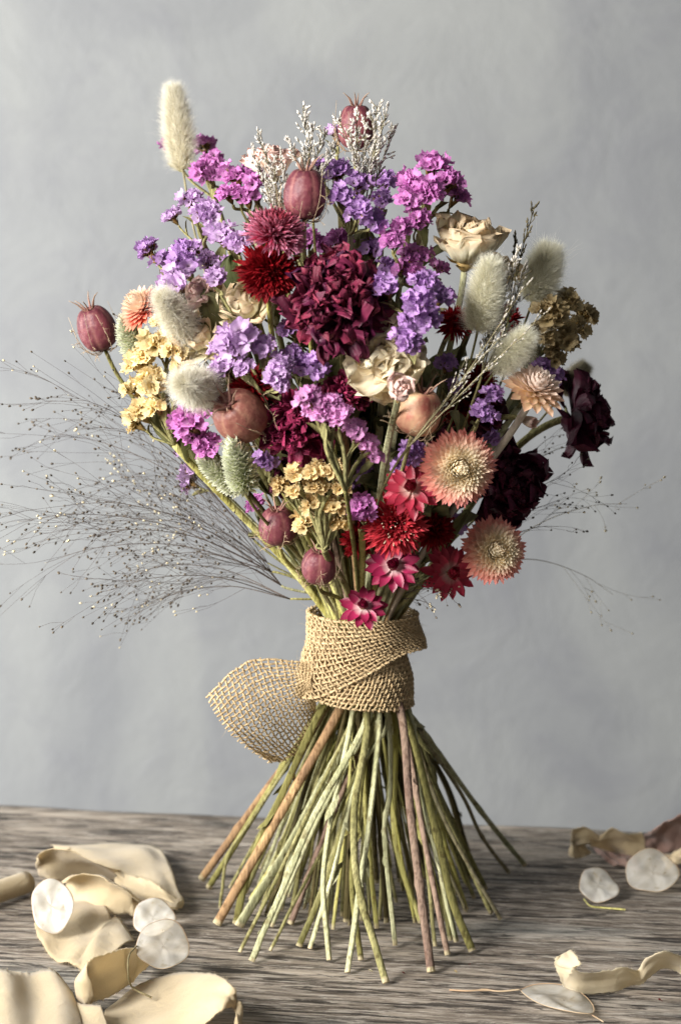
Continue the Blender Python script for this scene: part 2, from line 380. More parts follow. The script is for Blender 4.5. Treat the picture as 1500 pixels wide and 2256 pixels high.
def wood_mat():
    n = NT('weathered_wood')
    fine = n.noise(150, 10, sc=(.12, 1., 1), rough=.78, dist=.8)
    vfine = n.noise(360, 8, sc=(.14, 1, 1), rough=.8, dist=.6)
    crk = n.noise(170, 7, sc=(.11, 1, 1), rough=.72, dist=.9)
    big = n.noise(26, 9, sc=(.22, 1.2, 1), rough=.7, dist=.9)
    c = n.mix(n.ramp(fine, [(.41, (0, 0, 0)), (.57, (1, 1, 1))]), lin((58, 50, 44)), lin((180, 168, 152)))
    c = n.mix(n.math('MULTIPLY', n.ramp(big, [(.40, (0, 0, 0)), (.58, (1, 1, 1))]), .7), c, lin((76, 66, 56)))
    c = n.mix(n.math('MULTIPLY', n.ramp(vfine, [(.50, (0, 0, 0)), (.58, (1, 1, 1))]), .75), c, lin((184, 176, 164)))
    c = n.mix(n.math('MULTIPLY', n.ramp(n.noise(16, 4, sc=(.25, 1.2, 1)), [(.56, (0, 0, 0)), (.66, (1, 1, 1))]), .3), c, lin((112, 122, 122)))
    k = n.ramp(crk, [(.42, (1, 1, 1)), (.45, (0, 0, 0))])
    c = n.mix(n.math('MULTIPLY', k, .85), c, lin((30, 25, 22)))
    h = n.math('SUBTRACT', n.math('ADD', fine, n.math('MULTIPLY', vfine, .4)), n.math('MULTIPLY', k, .8))
    return n.finish(c, .72, 0, .3, h, .8, .0016)
mb = MB()
# one thick board with rounded, slightly worn back edge; grain runs along x
ys = [-.62, -.62, -.615]+list(np.linspace(-.6, -.006, 30))+[-.002, 0, 0]
zs = [-.045, -.004, -.0005]+[0]*30+[-.0008, -.004, -.045]
nx = 160
V = np.zeros((nx, len(ys), 3))
xx = np.linspace(-.62, .62, nx)
for i in range(nx):
    wob = .0022*math.sin(xx[i]*21)+.0014*math.sin(xx[i]*57+1)
    for j in range(len(ys)):
        V[i, j] = (xx[i], ys[j]+(wob if j >= len(ys)-3 else 0), zs[j])
mb.add(V, gridf(nx, len(ys)))
mb.add(np.array([[-.62, -.62, -.045], [-.62, 0, -.045], [.62, 0, -.045], [.62, -.62, -.045]]), [[0, 1, 2, 3]])
for s in (0, -1):
    pl = V[s]; a = np.concatenate([pl, pl*[1, 1, 0]+[0, 0, -.045]]).reshape(2, -1, 3)
    mb.add(a, gridf(2, len(ys)))
table = mb.build('wooden_table', wood_mat())
table.location = (0, .207, 0); table.rotation_euler = (0, 0, math.radians(-8.5))
tag(table, 'weathered grey brown wooden table top with coarse horizontal grain', 'table')

# ------------------------------------------------------------------ stems
# (start px at the tie bottom, way points, end px, radius px, material, flat, use)
ENDS = [
 ((715, 1560), [(580, 1750)], (445, 1935), 10.5, 'brown', 1, 'thick'),
 ((690, 1560), [(575, 1770)], (460, 1955), 8.5, 'olive', 1, 'mid'),
 ((745, 1570), [(660, 1720), (585, 1850)], (478, 2035), 12, 'brown', 1, 'thick'),
 ((700, 1580), [(610, 1780), (555, 1900)], (520, 2035), 9, 'olive', .5, 'flat'),
 ((690, 1600), [(560, 1800), (500, 1890)], (485, 2000), 4, 'yellowgreen', 1, 'thin'),
 ((768, 1575), [(690, 1740), (640, 1850)], (552, 1982), 6, 'yellowgreen', 1, 'mid'),
 ((775, 1590), [(650, 1850)], (528, 2098), 4.5, 'palegreen', 1, 'thin'),
 ((800, 1600), [(690, 1800), (610, 1990)], (555, 2118), 7, 'palegreen', .8, 'flat'),
 ((820, 1600), [(720, 1850)], (595, 2095), 4, 'yellowgreen', 1, 'thin'),
 ((780, 1590), [(700, 1740), (630, 1870)], (525, 2040), 12, 'palegreen', .35, 'flat'),
 ((815, 1590), [(745, 1720), (680, 1850)], (600, 2040), 15, 'palegreen', .3, 'flat'),
 ((800, 1620), [(715, 1840)], (640, 2035), 8.5, 'mauve', 1, 'thick'),
 ((830, 1600), [(760, 1800), (710, 1960)], (658, 2085), 8, 'green', 1, 'mid'),
 ((850, 1600), [(790, 1700), (735, 1920)], (682, 2090), 10, 'palegreen', .4, 'flat'),
 ((770, 1620), [(735, 1780), (712, 1950)], (726, 2115), 7, 'palegreen', .8, 'flat'),
 ((790, 1620), [(770, 1850)], (762, 2030), 8, 'darkstem', 1, 'thick'),
 ((810, 1600), [(782, 1780), (790, 1960)], (850, 2165), 9, 'green', 1, 'mid'),
 ((835, 1600), [(810, 1850), (790, 1980)], (765, 2142), 9, 'palegreen', .5, 'flat'),
 ((805, 1600), [(790, 1800), (775, 1950)], (795, 2115), 7, 'olive', 1, 'mid'),
 ((856, 1585), [(860, 1740), (846, 1840)], (870, 2083), 7, 'palegreen', .8, 'flat'),
 ((870, 1590), [(845, 1850)], (836, 2025), 5, 'green', 1, 'thin'),
 ((868, 1590), [(870, 1840)], (926, 2032), 8, 'yellowgreen', 1, 'mid'),
 ((882, 1565), [(905, 1780), (925, 1960)], (949, 2141), 10.5, 'mauve', 1, 'thick'),
 ((893, 1565), [(925, 1800)], (958, 2085), 5, 'palegreen', 1, 'thin'),
 ((900, 1565), [(935, 1780), (965, 1900)], (1005, 2075), 8, 'palegreen', .6, 'flat'),
 ((890, 1580), [(950, 1820)], (992, 2072), 6, 'palegreen', 1, 'thin'),
 ((895, 1580), [(965, 1850), (995, 1980)], (1040, 2095), 10, 'olive', 1, 'mid'),
 ((895, 1570), [(975, 1800)], (1102, 2025), 5, 'brown', 1, 'thin'),
 ((898, 1570), [(985, 1800)], (1082, 2012), 7, 'green', .7, 'flat'),
 ((907, 1552), [(960, 1650), (1060, 1790)], (1154, 1903), 13, 'palegreen', .5, 'flat'),
 ((903, 1560), [(1010, 1740), (1060, 1840)], (1120, 1922), 5, 'olive', 1, 'thin'),
 ((900, 1560), [(985, 1730)], (1032, 1885), 9, 'darkstem', .4, 'flat'),
 ((885, 1590), [(935, 1860)], (986, 2104), 7.5, 'mauve', 1, 'thick'),
 ((880, 1600), [(960, 1850)], (1027, 2008), 4, 'green', 1, 'thin'),
]
for k in range(88):
    a = k*2.399+.4; rr = math.sqrt((k+6)/94.)
    ex = 790+290*rr*math.cos(a); ey = 1985+85*rr*math.sin(a)-20
    sx = 795+95*rr*math.cos(a)*.95
    mt = ['green', 'olive', 'darkstem', 'palegreen', 'yellowgreen', 'green', 'palegreen', 'yellowgreen'][k % 8]
    ENDS.append(((sx, 1590-15*rr), [((sx*.55+ex*.45)+rng.normal()*8, 1750+rng.normal()*10)], (ex, ey), 3.5+rng.random()*3.5, mt, 1 if k % 3 else .5, 'fill'))
used = [False]*len(ENDS)
def take_end(use, x):
    best = None; bs = 1e9
    for i, e in enumerate(ENDS):
        if used[i]: continue
        s = 0 if e[6] == use else (400 if e[6] == 'fill' else 900)
        s += abs((1580-x)-e[2][0])*.3
        if s < bs: bs = s; best = i
    used[best] = True
    return ENDS[best]

TIE_TOP = P(798, 1350, 0)[2]; TIE_BOT = P(790, 1560, 0)[2]
def clampr(p, r):
    q = np.array(p, float); l = math.hypot(q[0], q[1])
    if l > r: q[0] *= r/l; q[1] *= r/l
    return q
def stem_points(base, d, end, bend=1.):
    (s, way, e, r, mt, fl, use) = end
    k = TIE_TOP
    tt = clampr([base[0]*.2-.0005, base[1]*.25+rng.normal()*.003, k], .020)
    E = T(e[0], e[1], .0015)
    yb = np.clip((E[1])*.22, -.02, .02)
    B = P(s[0], s[1], yb); B = clampr(B, .0255)
    dist = np.linalg.norm(base-tt)
    c1 = base-nrm(d)*dist*.28*bend
    c2 = tt+np.array([tt[0]*.6+(base[0]-tt[0])*.22, (base[1]-tt[1])*.2, dist*.34])
    t = np.linspace(0, 1, 16)[:, None]
    up = (1-t)**3*base+3*(1-t)**2*t*c1+3*(1-t)*t*t*c2+t**3*tt
    ws = [B]
    tot = E[1]-B[1]
    for (wx, wy) in way:
        f = (wy-s[1])/(e[1]-s[1]); ws.append(P(wx, wy, B[1]+tot*f))
    ws.append(E)
    mid = (tt+B)/2
    lo = catmull([tt, mid]+ws, 26)[1:]
    return up, lo, r*pm(B)*(.86 if r > 7 else .9), mt, fl, E
def rnd_wob(n, amp):
    t = np.linspace(0, 1, n)
    w = sum(np.sin(t[:, None]*k*6.28+rng.random(3)*6.28)/k for k in (1.3, 2.7, 5.1))
    return w*amp
def make_stem(par, base, d, end, rup=.0011, mat=None, bend=1.):
    up, lo, rl, mt, fl, E = stem_points(base, d, end, bend)
    pts = np.vstack([up, lo]); n = len(pts)
    pts[1:-2] += rnd_wob(n, .0004)[1:-2]
    pts = catmull(pts, 76)
    t = np.linspace(0, 1, 76); tl = np.clip((t-.34)/.12, 0, 1); tl = tl*tl*(3-2*tl)
    rad = rup+(rl-rup)*tl
    if fl < .9: rad = rad*(1+.06*np.sin(t*25+rng.random()*6)+.035*rng.normal(size=76)*tl)
    rad[-1] = rad[-2]
    # growth nodes
    for q in range(rng.integers(0, 3)):
        i = rng.integers(45, 70); rad[i] *= 1.3
    mb = MB()
    tube(mb, pts, rad, 12, fl, .05 if fl > .9 else .2, rng.random()*3, rnd=.012)
    nd = MB()
    # dry scraps and torn leaf bases on the lower stem
    if fl < .9 or rng.random() < .35:
        for q in range(3 if fl < .9 else 1):
            i = rng.integers(44, 72); dd = nrm(pts[i+1]-pts[i-1])
            lb = MB(); Ls = .008+rng.random()*.014
            petal(lb, Ls, .0012+rng.random()*.001, 1.35, .9+rng.random()*.5, rng.random()*6.28, 0, 0, .6, wr=.08, jag=.3, ns=5, nw=3)
            mb.merge(lb, frame(dd if rng.random() < .6 else -dd), pts[i])
    o = mb.build('stem', M[mat or mt], par)
    return pts

def head_dir(p, up=.35):
    c = P(785, 1130, 0)
    return nrm(nrm(p-c)+np.array([0, 0, up]))
def dvec(dx, toward, dz): return nrm([dx, -toward, dz])
def new_thing(name, px, py, off, label, cat, group):
    y = dome_y(px, py)+off; p = P(px, py, y)
    return empty(name, p, label, cat, group), p
def add_leaves(par, pts, n=2, L=.028, W=.005, i0=6, i1=22, mat='leaf'):
    for k in range(n):
        mb = MB(); i = int(rng.integers(i0, i1)); dd = nrm(pts[i-1]-pts[i+1])
        petal(mb, L*(.7+.6*rng.random()), W*(.7+.6*rng.random()), 1.25, .35+rng.random()*.5, rng.random()*6.28, 0, 0, .5, wr=.075, frill=.6, fk=4, a=.7, b=.55, ns=14, nw=6, side=rng.normal()*.2)
        m2 = MB(); m2.merge(mb, frame(dd), pts[i]); m2.build('leaf', M[mat], par)

# ------------------------------------------------------------------ species
G = {}
def bunny_tail(label, tip, base, wpx, off=0., toward=0., mat='hair', group='bunny tail grasses', squash=1.):
    y = dome_y((tip[0]+base[0])/2, (tip[1]+base[1])/2)+off
    b = P(base[0], base[1], y+toward*.5); t = P(tip[0], tip[1], y-toward*.5)
    root = empty('bunny_tail', b, label, 'grass head', group)
    ax = t-b; L = np.linalg.norm(ax); d = ax/L; R = wpx*.45*pm(b)
    fr = frame(d, rng.random()*6)
    # core
    mb = MB(); nn = 18; t_ = np.linspace(.02, .93, nn)
    prof = R*.5*np.sin(PI*np.clip(t_*1.05, 0, 1)**.8)**.6
    prof = R*.5*np.sin(PI*np.clip(t_/.94, 0, 1)**.8)**.7+R*.01; core = b+d*(t_*.88*L)[:, None]
    tube(mb, core, prof, 12)
    n = 9000
    u = rng.random(n)**.85; phi = rng.random(n)*2*PI
    rr = R*.55*np.sin(PI*np.clip(u*.9+.04, 0, 1)**.8)**.6
    rd = fr[:, 0][None]*np.cos(phi)[:, None]+fr[:, 1][None]*np.sin(phi)[:, None]
    base_p = b+d*(u*L*.9)[:, None]+rd*rr[:, None]
    dirs = rd*(.75+.3*rng.random((n, 1)))+d*(.55+1.1*u[:, None]**2)+rng.normal(size=(n, 3))*.22
    ln = R*(.5+.42*rng.random(n))
    hairs(mb, base_p, dirs, ln, R*.0075, .35)
    n = 900; u = .84+.1*rng.random(n); q_ = rng.normal(size=(n, 3)); q_ -= (q_@d)[:, None]*d; hairs(mb, b+d*(u*L)[:, None]+q_*R*.08, q_*.5+d*.9, R*(.35+.35*rng.random(n)), R*.008, .35)
    mb.build('fluffy_head', M[mat], root)
    aw = MB(); n = 75
    u = rng.random(n); phi = rng.random(n)*6.28
    rd = fr[:, 0][None]*np.cos(phi)[:, None]+fr[:, 1][None]*np.sin(phi)[:, None]
    hairs(aw, b+d*(u*L*.9)[:, None]+rd*R*.5, rd*.6+d*.9+rng.normal(size=(n, 3))*.15, R*(1.1+.7*rng.random(n)), R*.005, .35)
    aw.build('awns', M['awn'], root)
    make_stem(root, b+d*.002, d, take_end('thin', base[0]), .00055, 'green' if mat != 'hair' else 'twig')
    return root

def canary(label, tip, base, wpx, off=0., toward=0.):
    y = dome_y(tip[0], tip[1])+off
    b = P(base[0], base[1], y+toward*.5); t = P(tip[0], tip[1], y-toward*.5)
    root = empty('canary_grass', b, label, 'grass head', 'green canary grass heads')
    ax = t-b; L = np.linalg.norm(ax); d = ax/L; R = wpx*.5*pm(b); fr = frame(d)
    mb = MB(); N = 260
    for k in range(N):
        u = (k+.5)/N; phi = k*2.39996; rr = R*.62*math.sin(PI*min(1, (u*.92+.05))**.85)**.6
        tmp = MB(); el = .35+.85*u+rng.normal()*.08
        petal(tmp, R*(.66+.2*rng.random()), R*.12, el, el+.25, phi, rr*.72, u*L*.88, cup=1.2, a=.6, b=.6, ns=5, nw=3)
        mb.merge(tmp, fr, b)
    tube(mb, b+d*(np.linspace(0, .9, 12)*L)[:, None], R*.45*np.sin(np.linspace(.1, 3, 12))**.6, 10)
    mb.build('scaly_head', M['canary'], root)
    make_stem(root, b+d*.002, d, take_end('thin', base[0]), .0008, 'green')
    return root

def nigella(label, px, py, wpx, hpx, d, off=0., mat='pod', br=1.):
    root, p = new_thing('nigella_pod', px, py, off, label, 'seed pod', 'nigella seed pods')
    s = pm(p); R = wpx*.5*s; Hh = hpx*s; fr = frame(d, rng.random()*2)
    b = p-fr[:, 2]*Hh*.5
    mb = MB(); nu, nv = 26, 40
    u = np.linspace(0, 1, nu); ph = np.linspace(0, 2*PI, nv, endpoint=False)
    th = u*PI
    prof = R*np.sin(th)**.72*(1-.10*np.cos(th)*-1)
    lob = np.abs(np.cos(2.5*ph))
    U, PH = np.meshgrid(u, ph, indexing='ij')
    rr = prof[:, None]*(.955+.05*lob[None]**.5)
    Zp = Hh*(.5-.5*np.cos(th))[:, None]+0*rr
    Zp = Zp-.10*Hh*np.exp(-((1-U)/.09)**2)
    V = np.stack([rr*np.cos(PH), rr*np.sin(PH), Zp], -1).reshape(-1, 3)@fr.T+b
    A = np.zeros((nu, nv, 3)); seam = np.maximum(0, 1-np.abs(np.cos(2.5*PH))*6)
    rib = np.maximum(0, 1-np.abs(np.sin(2.5*PH))*11)*.35
    A[..., 0] = U; A[..., 1] = np.clip(seam*.38+rib*.4+.5*(U > .93), 0, 1)
    mb.add(V, gridf(nu, nv, True), A); mb.build('pod_body', M[mat], root)
    hn = MB()
    for k in range(6):
        a = k*2*PI/6+rng.normal()*.1; c = np.array([math.cos(a), math.sin(a), 0]); z = np.array([0, 0, 1.])
        l = Hh*(.22+.12*rng.random())
        pts = [c*R*.10+z*Hh*.90, c*R*.28+z*(Hh*.97), c*(R*.42+l*.1)+z*(Hh*.97+l*.55), c*(R*.50+l*.45)+z*(Hh*.97+l*(.7+.4*rng.random()))]
        pp = catmull(pts, 9)@fr.T+b
        tube(hn, pp, np.linspace(R*.085, R*.012, 9), 6)
    hn.build('crown', M['horn'], root)
    bt = MB()
    for k in range(int(9*br)):
        a = k*2*PI/(9*br)+rng.normal()*.25; c = np.array([math.cos(a), math.sin(a), 0]); tt = np.array([-c[1], c[0], 0]); z = np.array([0, 0, 1.])
        h1 = Hh*(.35+.75*rng.random()); sw = rng.normal()*.35
        pts = np.array([z*-.02*Hh, c*R*.7+z*Hh*-.02, c*R*1.14+tt*R*sw*.5+z*h1*.4, c*R*1.12+tt*R*sw+z*h1])
        pp = catmull(pts, 12); tube(bt, pp@fr.T+b, np.linspace(R*.026, R*.010, 12), 4)
        for q in range(4):
            i = rng.integers(3, 11); dd = nrm(c*.5+tt*rng.normal()*.9+z*rng.normal()*.6)
            e = pp[i]+dd*R*(.25+.35*rng.random()); m_ = (pp[i]+e)/2+z*R*.06
            sub = catmull([pp[i], m_, e], 5); tube(bt, sub@fr.T+b, np.linspace(R*.018, R*.008, 5), 4)
            e2 = m_+nrm(dd+rng.normal(size=3)*.6)*R*.25
            tube(bt, np.array([m_, (m_+e2)/2, e2])@fr.T+b, np.linspace(R*.014, R*.007, 3), 3)
    bt.build('bracts', M['bract'], root)
    make_stem(root, b, fr[:, 2], take_end('mid', px), .0010, None if rng.random() < 2 else None)
    return root

def strawflower(label, px, py, rpx, d, mat, off=0., opened=1., n=150, star=False, ctr='cream', stem=None, name='strawflower', shape=1., wide=1., stemup=.0013):
    """opened: 1 flat open daisy-like, 0 closed bud"""
    root, p = new_thing(name, px, py, off, label, 'flower', 'strawflowers')
    R = rpx*pm(p); fr = frame(d, rng.random()*3)
    outer, inner = MB(), MB()
    for k in range(n):
        u = (k+.5)/n                       # 0 outermost/lowest, 1 innermost
        phi = k*2.39996
        L = R*(.95-.50*u)*(.92+.16*rng.random())
        if star and u < .5:
            el = -.25+.9*u; L = R*(1.02-.35*u)*(.9+.2*rng.random()); bend = -.05+.5*u
        elif star:
            el = .75+.7*(u-.5)*2; L = R*(.56-.16*u); bend = .75
        elif opened > .5:
            el = -.3+.95*u+.75*u**3; L = R*(.97-.42*u)*(.92+.16*rng.random()); bend = .35+.9*u
        else: el = 1.15; bend = .55
        pb = .72 if star else .42
        tmp_layer = np.clip((u-.5)*1.2, 0, 1) if star else np.clip((u-.17)/.42, 0, 1)
        petal(outer if u < .5 else inner, L, R*.115*wide*(1.15-.45*u), el, el+bend, phi, R*(.14*(1-u)+.02), R*(.02+.34*u), cup=.55, a=.7, b=pb, base=.35, ns=6, nw=3, layer=tmp_layer, side=rng.normal()*.03)
    o1, o2 = MB(), MB(); o1.merge(outer, fr, p); o2.merge(inner, fr, p)
    o1.build('outer_bracts', M[mat], root); o2.build('inner_bracts', M[mat], root)
    cm = MB()
    n2 = 60; a = np.arange(n2)*2.4; r_ = np.sqrt(np.arange(n2)/n2)*R*.13
    hairs(cm, np.stack([r_*np.cos(a), r_*np.sin(a), 0*a+R*.28], 1), np.stack([np.cos(a)*.3, np.sin(a)*.3, 0*a+1], 1), np.full(n2, R*.22), R*.015, .2)
    c2 = MB(); c2.merge(cm, fr, p); c2.build('flower_center', M['peach_light' if 'peach' in mat else 'golden'], root)
    # green cup under the head
    cu = MB(); tube(cu, np.array([[0, 0, -R*.12], [0, 0, -R*.05], [0, 0, R*.06], [0, 0, R*.2]]), [R*.07, R*.16, R*.2, R*.12], 10)
    c3 = MB(); c3.merge(cu, fr, p); c3.build('receptacle', M['calyx_pale'], root)
    pts = make_stem(root, p-fr[:, 2]*R*.08, fr[:, 2], take_end('flat' if rng.random() < .5 else 'mid', px), stemup, stem)
    return root, pts

def spiky(label, px, py, rpx, d, mat, off=0., n=420, ball=0., group='red fringed blooms', name='fringed_bloom', stamens=True, wd=.035, L0=1., mid=0):
    root, p = new_thing(name, px, py, off, label, 'flower', group)
    R = rpx*pm(p); fr = frame(d, rng.random()*3)
    mb = MB()
    for k in range(n):
        u = (k+.5)/n; phi = k*2.39996+rng.normal()*.1
        el = -.45-ball*.6+(1.65+ball*.5)*u**.9+rng.normal()*.12
        L = R*(1.0-.42*u)*(.85+.3*rng.random())*L0
        petal(mb, L, R*wd*(1+.5*rng.random()), el, el+(.35 if not ball else -.1)+rng.normal()*.25, phi, R*.05, R*(.02+.1*u), cup=.8, wr=.035, a=.8, b=.45, base=.25, jag=.12, ns=6, nw=3, layer=u, side=rng.normal()*.12)
    o1 = MB(); o1.merge(mb, fr, p); o1.build('petals', M[mat], root)
    if stamens:
        st = MB(); n2 = 46; a = rng.random(n2)*6.28; r_ = np.sqrt(rng.random(n2))*R*.22
        for i in range(n2):
            b = np.array([r_[i]*math.cos(a[i]), r_[i]*math.sin(a[i]), R*.08]); e = b+nrm([b[0]*3, b[1]*3, R*.6])*R*(.45+.2*rng.random())
            tube(st, np.array([b, (b+e)/2, e*.985+b*.015, e]), [R*.006, R*.006, R*.018, R*.02], 5)
        s2 = MB(); s2.merge(st, fr, p); s2.build('stamens', M['stamen'], root)
    make_stem(root, p-fr[:, 2]*R*.05, fr[:, 2], take_end('mid', px), .0012)
    return root

def peony(label, px, py, rpx, d, mat, off=0., n=95, name='peony', group='dried burgundy peonies', wr=.06, flat=0., big=1., end='thick', nmul=1.5):
    root, p = new_thing(name, px, py, off, label, 'flower', group)
    R = rpx*pm(p); fr = frame(d, rng.random()*3)
    go, gi = MB(), MB(); n = int(n*nmul)
    for k in range(n):
        u = (k+.5)/n; phi = k*2.39996+rng.normal()*.25
        el = -.35+1.75*u**.8+rng.normal()*.18
        L = R*(1.05-.35*u)*(.8+.35*rng.random())
        petal(go if u < .55 else gi, L, R*(.19-.07*u)*big*(.6+.7*rng.random()), el, el+(.55-.2*flat)+rng.normal()*.6, phi, R*.06, R*(-.05+.1*u), cup=.45+rng.normal()*.45,
              frill=.36, fk=5, wr=wr, a=.75, b=.26, base=.25, jag=.13, ns=15, nw=8, layer=np.clip(rng.normal()*.3+.3, 0, 1), side=rng.normal()*.2)
    a1, a2 = MB(), MB(); a1.merge(go, fr, p); a2.merge(gi, fr, p)
    a1.build('outer_petals', M[mat], root); a2.build('inner_petals', M[mat], root)
    cu = MB()
    for k in range(5): petal(cu, R*.35, R*.12, -.5, .5, k*1.256, 0, -R*.1, .4, wr=.04, ns=6, nw=5)
    c = MB(); c.merge(cu, fr, p); c.build('sepals', M['leaf'], root)
    pts = make_stem(root, p-fr[:, 2]*R*.1, fr[:, 2], take_end(end, px), .0019)
    return root, pts

def rose(label, px, py, rpx, d, mat, off=0., n=26, name='rose', group='dried cream roses', opened=.5, base=True, scale_z=1., leaves=0, wr=.06):
    root, p = new_thing(name, px, py, off, label, 'flower', group)
    R = rpx*pm(p); fr = frame(d, rng.random()*3)
    mo, mi = MB(), MB()
    for k in range(n):
        u = (k+.5)/n; phi = k*2.39996+rng.normal()*.1
        r0 = R*(.06+.10*(1-u))
        th0 = .2+.9*u+(.55-opened)*.8; th1 = th0+1.0+.55*u-opened*.7*(1-u)
        L = R*(1.45-.25*u)*(.9+.2*rng.random())*scale_z
        petal(mo if u < .5 else mi, L, R*(.62-.40*u), th0, th1, phi, r0*(1-u*.6), -R*.35+R*.05*u, cup=.45+.25*u, frill=.26, fk=5, wr=wr*(1-.3*u), a=.6, b=.2, base=.3, jag=.10, ns=14, nw=11, layer=u, side=rng.normal()*.04)
    a1, a2 = MB(), MB(); a1.merge(mo, fr, p); a2.merge(mi, fr, p)
    a1.build('outer_petals', M[mat], root); a2.build('inner_petals', M[mat], root)
    cu = MB(); tube(cu, np.array([[0, 0, -R*.62], [0, 0, -R*.5], [0, 0, -R*.38], [0, 0, -R*.25]]), [R*.07, R*.2, R*.26, R*.2], 10)
    for k in range(5): petal(cu, R*.55, R*.11, -.1, .9, k*1.256, R*.1, -R*.42, .4, wr=.04, a=.4, b=.8, ns=6, nw=3)
    c = MB(); c.merge(cu, fr, p); c.build('calyx', M['calyx_pale'], root)
    pts = make_stem(root, p-fr[:, 2]*R*.55, fr[:, 2], take_end('thick', px), .0015)
    return root, pts

def floret(pet, cal, pos, d, s, spread=1.):
    """papery trumpet of statice: s = rim radius"""
    fr = frame(d, rng.random()*6.28)
    nv = 26; ph = np.linspace(0, 2*PI, nv, endpoint=False); a1, a2, a3 = rng.random(3)*6.28
    prof = [(.16, 1.05, 0.), (.34, 1.35, .25), (.68, 1.72, .6), (1., 1.98, 1.)]
    V = []; A = []
    el = 1+.22*math.cos(a3)
    lob = np.cos(5*ph+a1)
    for r, z, t in prof:
        rr = r*(1+t*(.09*lob+.07*np.sin(11*ph+a2)+.05*rng.normal(size=nv)))*spread**t
        zz = z+t*t*(.13*lob+.14*np.sin(8*ph+a3)+.11*np.sin(13*ph+a2)+.07*rng.normal(size=nv))
        V.append(np.stack([rr*np.cos(ph)*el, rr*np.sin(ph)/el, zz], 1)*s)
        A.append(np.stack([np.full(nv, t), np.zeros(nv), np.full(nv, a1/6.28)], 1))
    pet.add(np.concatenate(V)@fr.T+pos, gridf(4, nv, True), np.concatenate(A))
    # tube
    zt = np.array([[0, 0, 0], [0, 0, .35], [0, 0, .8], [0, 0, 1.15]])*s
    tube(cal, zt@fr.T+pos, np.array([.10, .19, .21, .19])*s, 6, cap=False)
    for k in range(5):
        a = k*1.2566+a2
        tmp = MB(); petal(tmp, s*1.35, s*.09, 1.2, 1.28, a, s*.09, 0, .5, a=.4, b=.6, ns=4, nw=3); cal.merge(tmp, fr, pos)
def cluster(root, pos, d, wpx, mat, n=9, cmat='calyx', fs=None, flat=.5):
    s = pm(pos); Wc = wpx*.5*s
    pet, cal = MB(), MB(); fr = frame(d, rng.random()*6)
    fsz = fs*s if fs else max(9.5, wpx*.19)*s
    n = int(n*2.5); Wc *= 1.08
    for k in range(n):
        u = math.sqrt((k+.4)/n); ph = k*2.4+rng.random()*.4
        tilt = u*1.0
        dl = np.array([math.sin(tilt)*math.cos(ph), math.sin(tilt)*math.sin(ph), math.cos(tilt)])
        dd = fr@nrm(dl+rng.normal(size=3)*.12)
        ll = Wc
        b = pos+fr@np.array([dl[0]*Wc*.55, dl[1]*Wc*.55, (dl[2]-1)*Wc*.5])-dd*fsz*.9+rng.normal(size=3)*fsz*.12
        floret(pet, cal, b+dd*fsz*.45*rng.normal(), dd, fsz*(.7+.6*rng.random()))
    base = pos-fr[:, 2]*Wc*1.15
    for k in range(10):     # bracts at the cluster base
        tmp = MB(); petal(tmp, Wc*(.7+.3*rng.random()), Wc*.13, 1.0+.3*rng.random(), 1.25, k*.63, Wc*.05, 0, .5, a=.4, b=.6, ns=5, nw=3)
        cal.merge(tmp, fr, base)
    o = pet.build('flower_cluster', M[mat], root)
    # sub-part, same origin as the root because its parent sits at the root's origin
    c = cal.build('calyx', M[cmat], root); c.parent = o
    return base
def statice(label, heads, mat, name='statice_spray', off=0., cmat='calyx', group='purple statice sprays', leaves=2, node=None, n=9, flat=.5, drop=70, stem=None):
    """heads: (px, py, width px[, extra off[, (dx,toward,dz)]])"""
    pts3 = []
    for h in heads:
        y = dome_y(h[0], h[1])+off+(h[3] if len(h) > 3 else 0)
        pts3.append(P(h[0], h[1], y))
    c = np.mean(pts3, 0); tie = np.array([0, 0, TIE_TOP])
    nd = c+nrm(tie-c)*drop*pm(c)*1.5
    if node is not None: nd = P(node[0], node[1], c[1]+.01)
    root = empty(name, nd, label, 'flower spray', group)
    br = MB()
    for h, p in zip(heads, pts3):
        d = nrm(nrm(p-nd)+head_dir(p)*.5+np.array([0, -.15, .1])) if len(h) < 5 else dvec(*h[4])
        b = cluster(root, p, d, h[2]*(1.08+.25*rng.random()), mat, n=n if h[2] > 40 else max(4, n-3), cmat=cmat)
        L = np.linalg.norm(b-nd)
        cv = catmull([nd, nd+(b-nd)*.45+nrm(c-tie)*L*.1+rng.normal(size=3)*.002, b-d*L*.15, b], 12)
        tube(br, cv, np.linspace(.0011, .0007, 12), 6, .6, .1)
        tmp = MB(); petal(tmp, .010, .0016, 1.1, .7, rng.random()*6, 0, 0, .5, a=.5, b=.6, ns=5, nw=3); br.merge(tmp, frame(nrm(b-nd)), cv[5])
    br.build('branches', M[stem or 'green'], root)
    pts = make_stem(root, nd, nrm(c-nd)*.6+nrm(nd-tie)*.6, take_end('flat', heads[0][0]), .0016, None, .6)
    if leaves: add_leaves(root, pts, leaves+1, .024, .0042, 2, 16)
    return root, pts

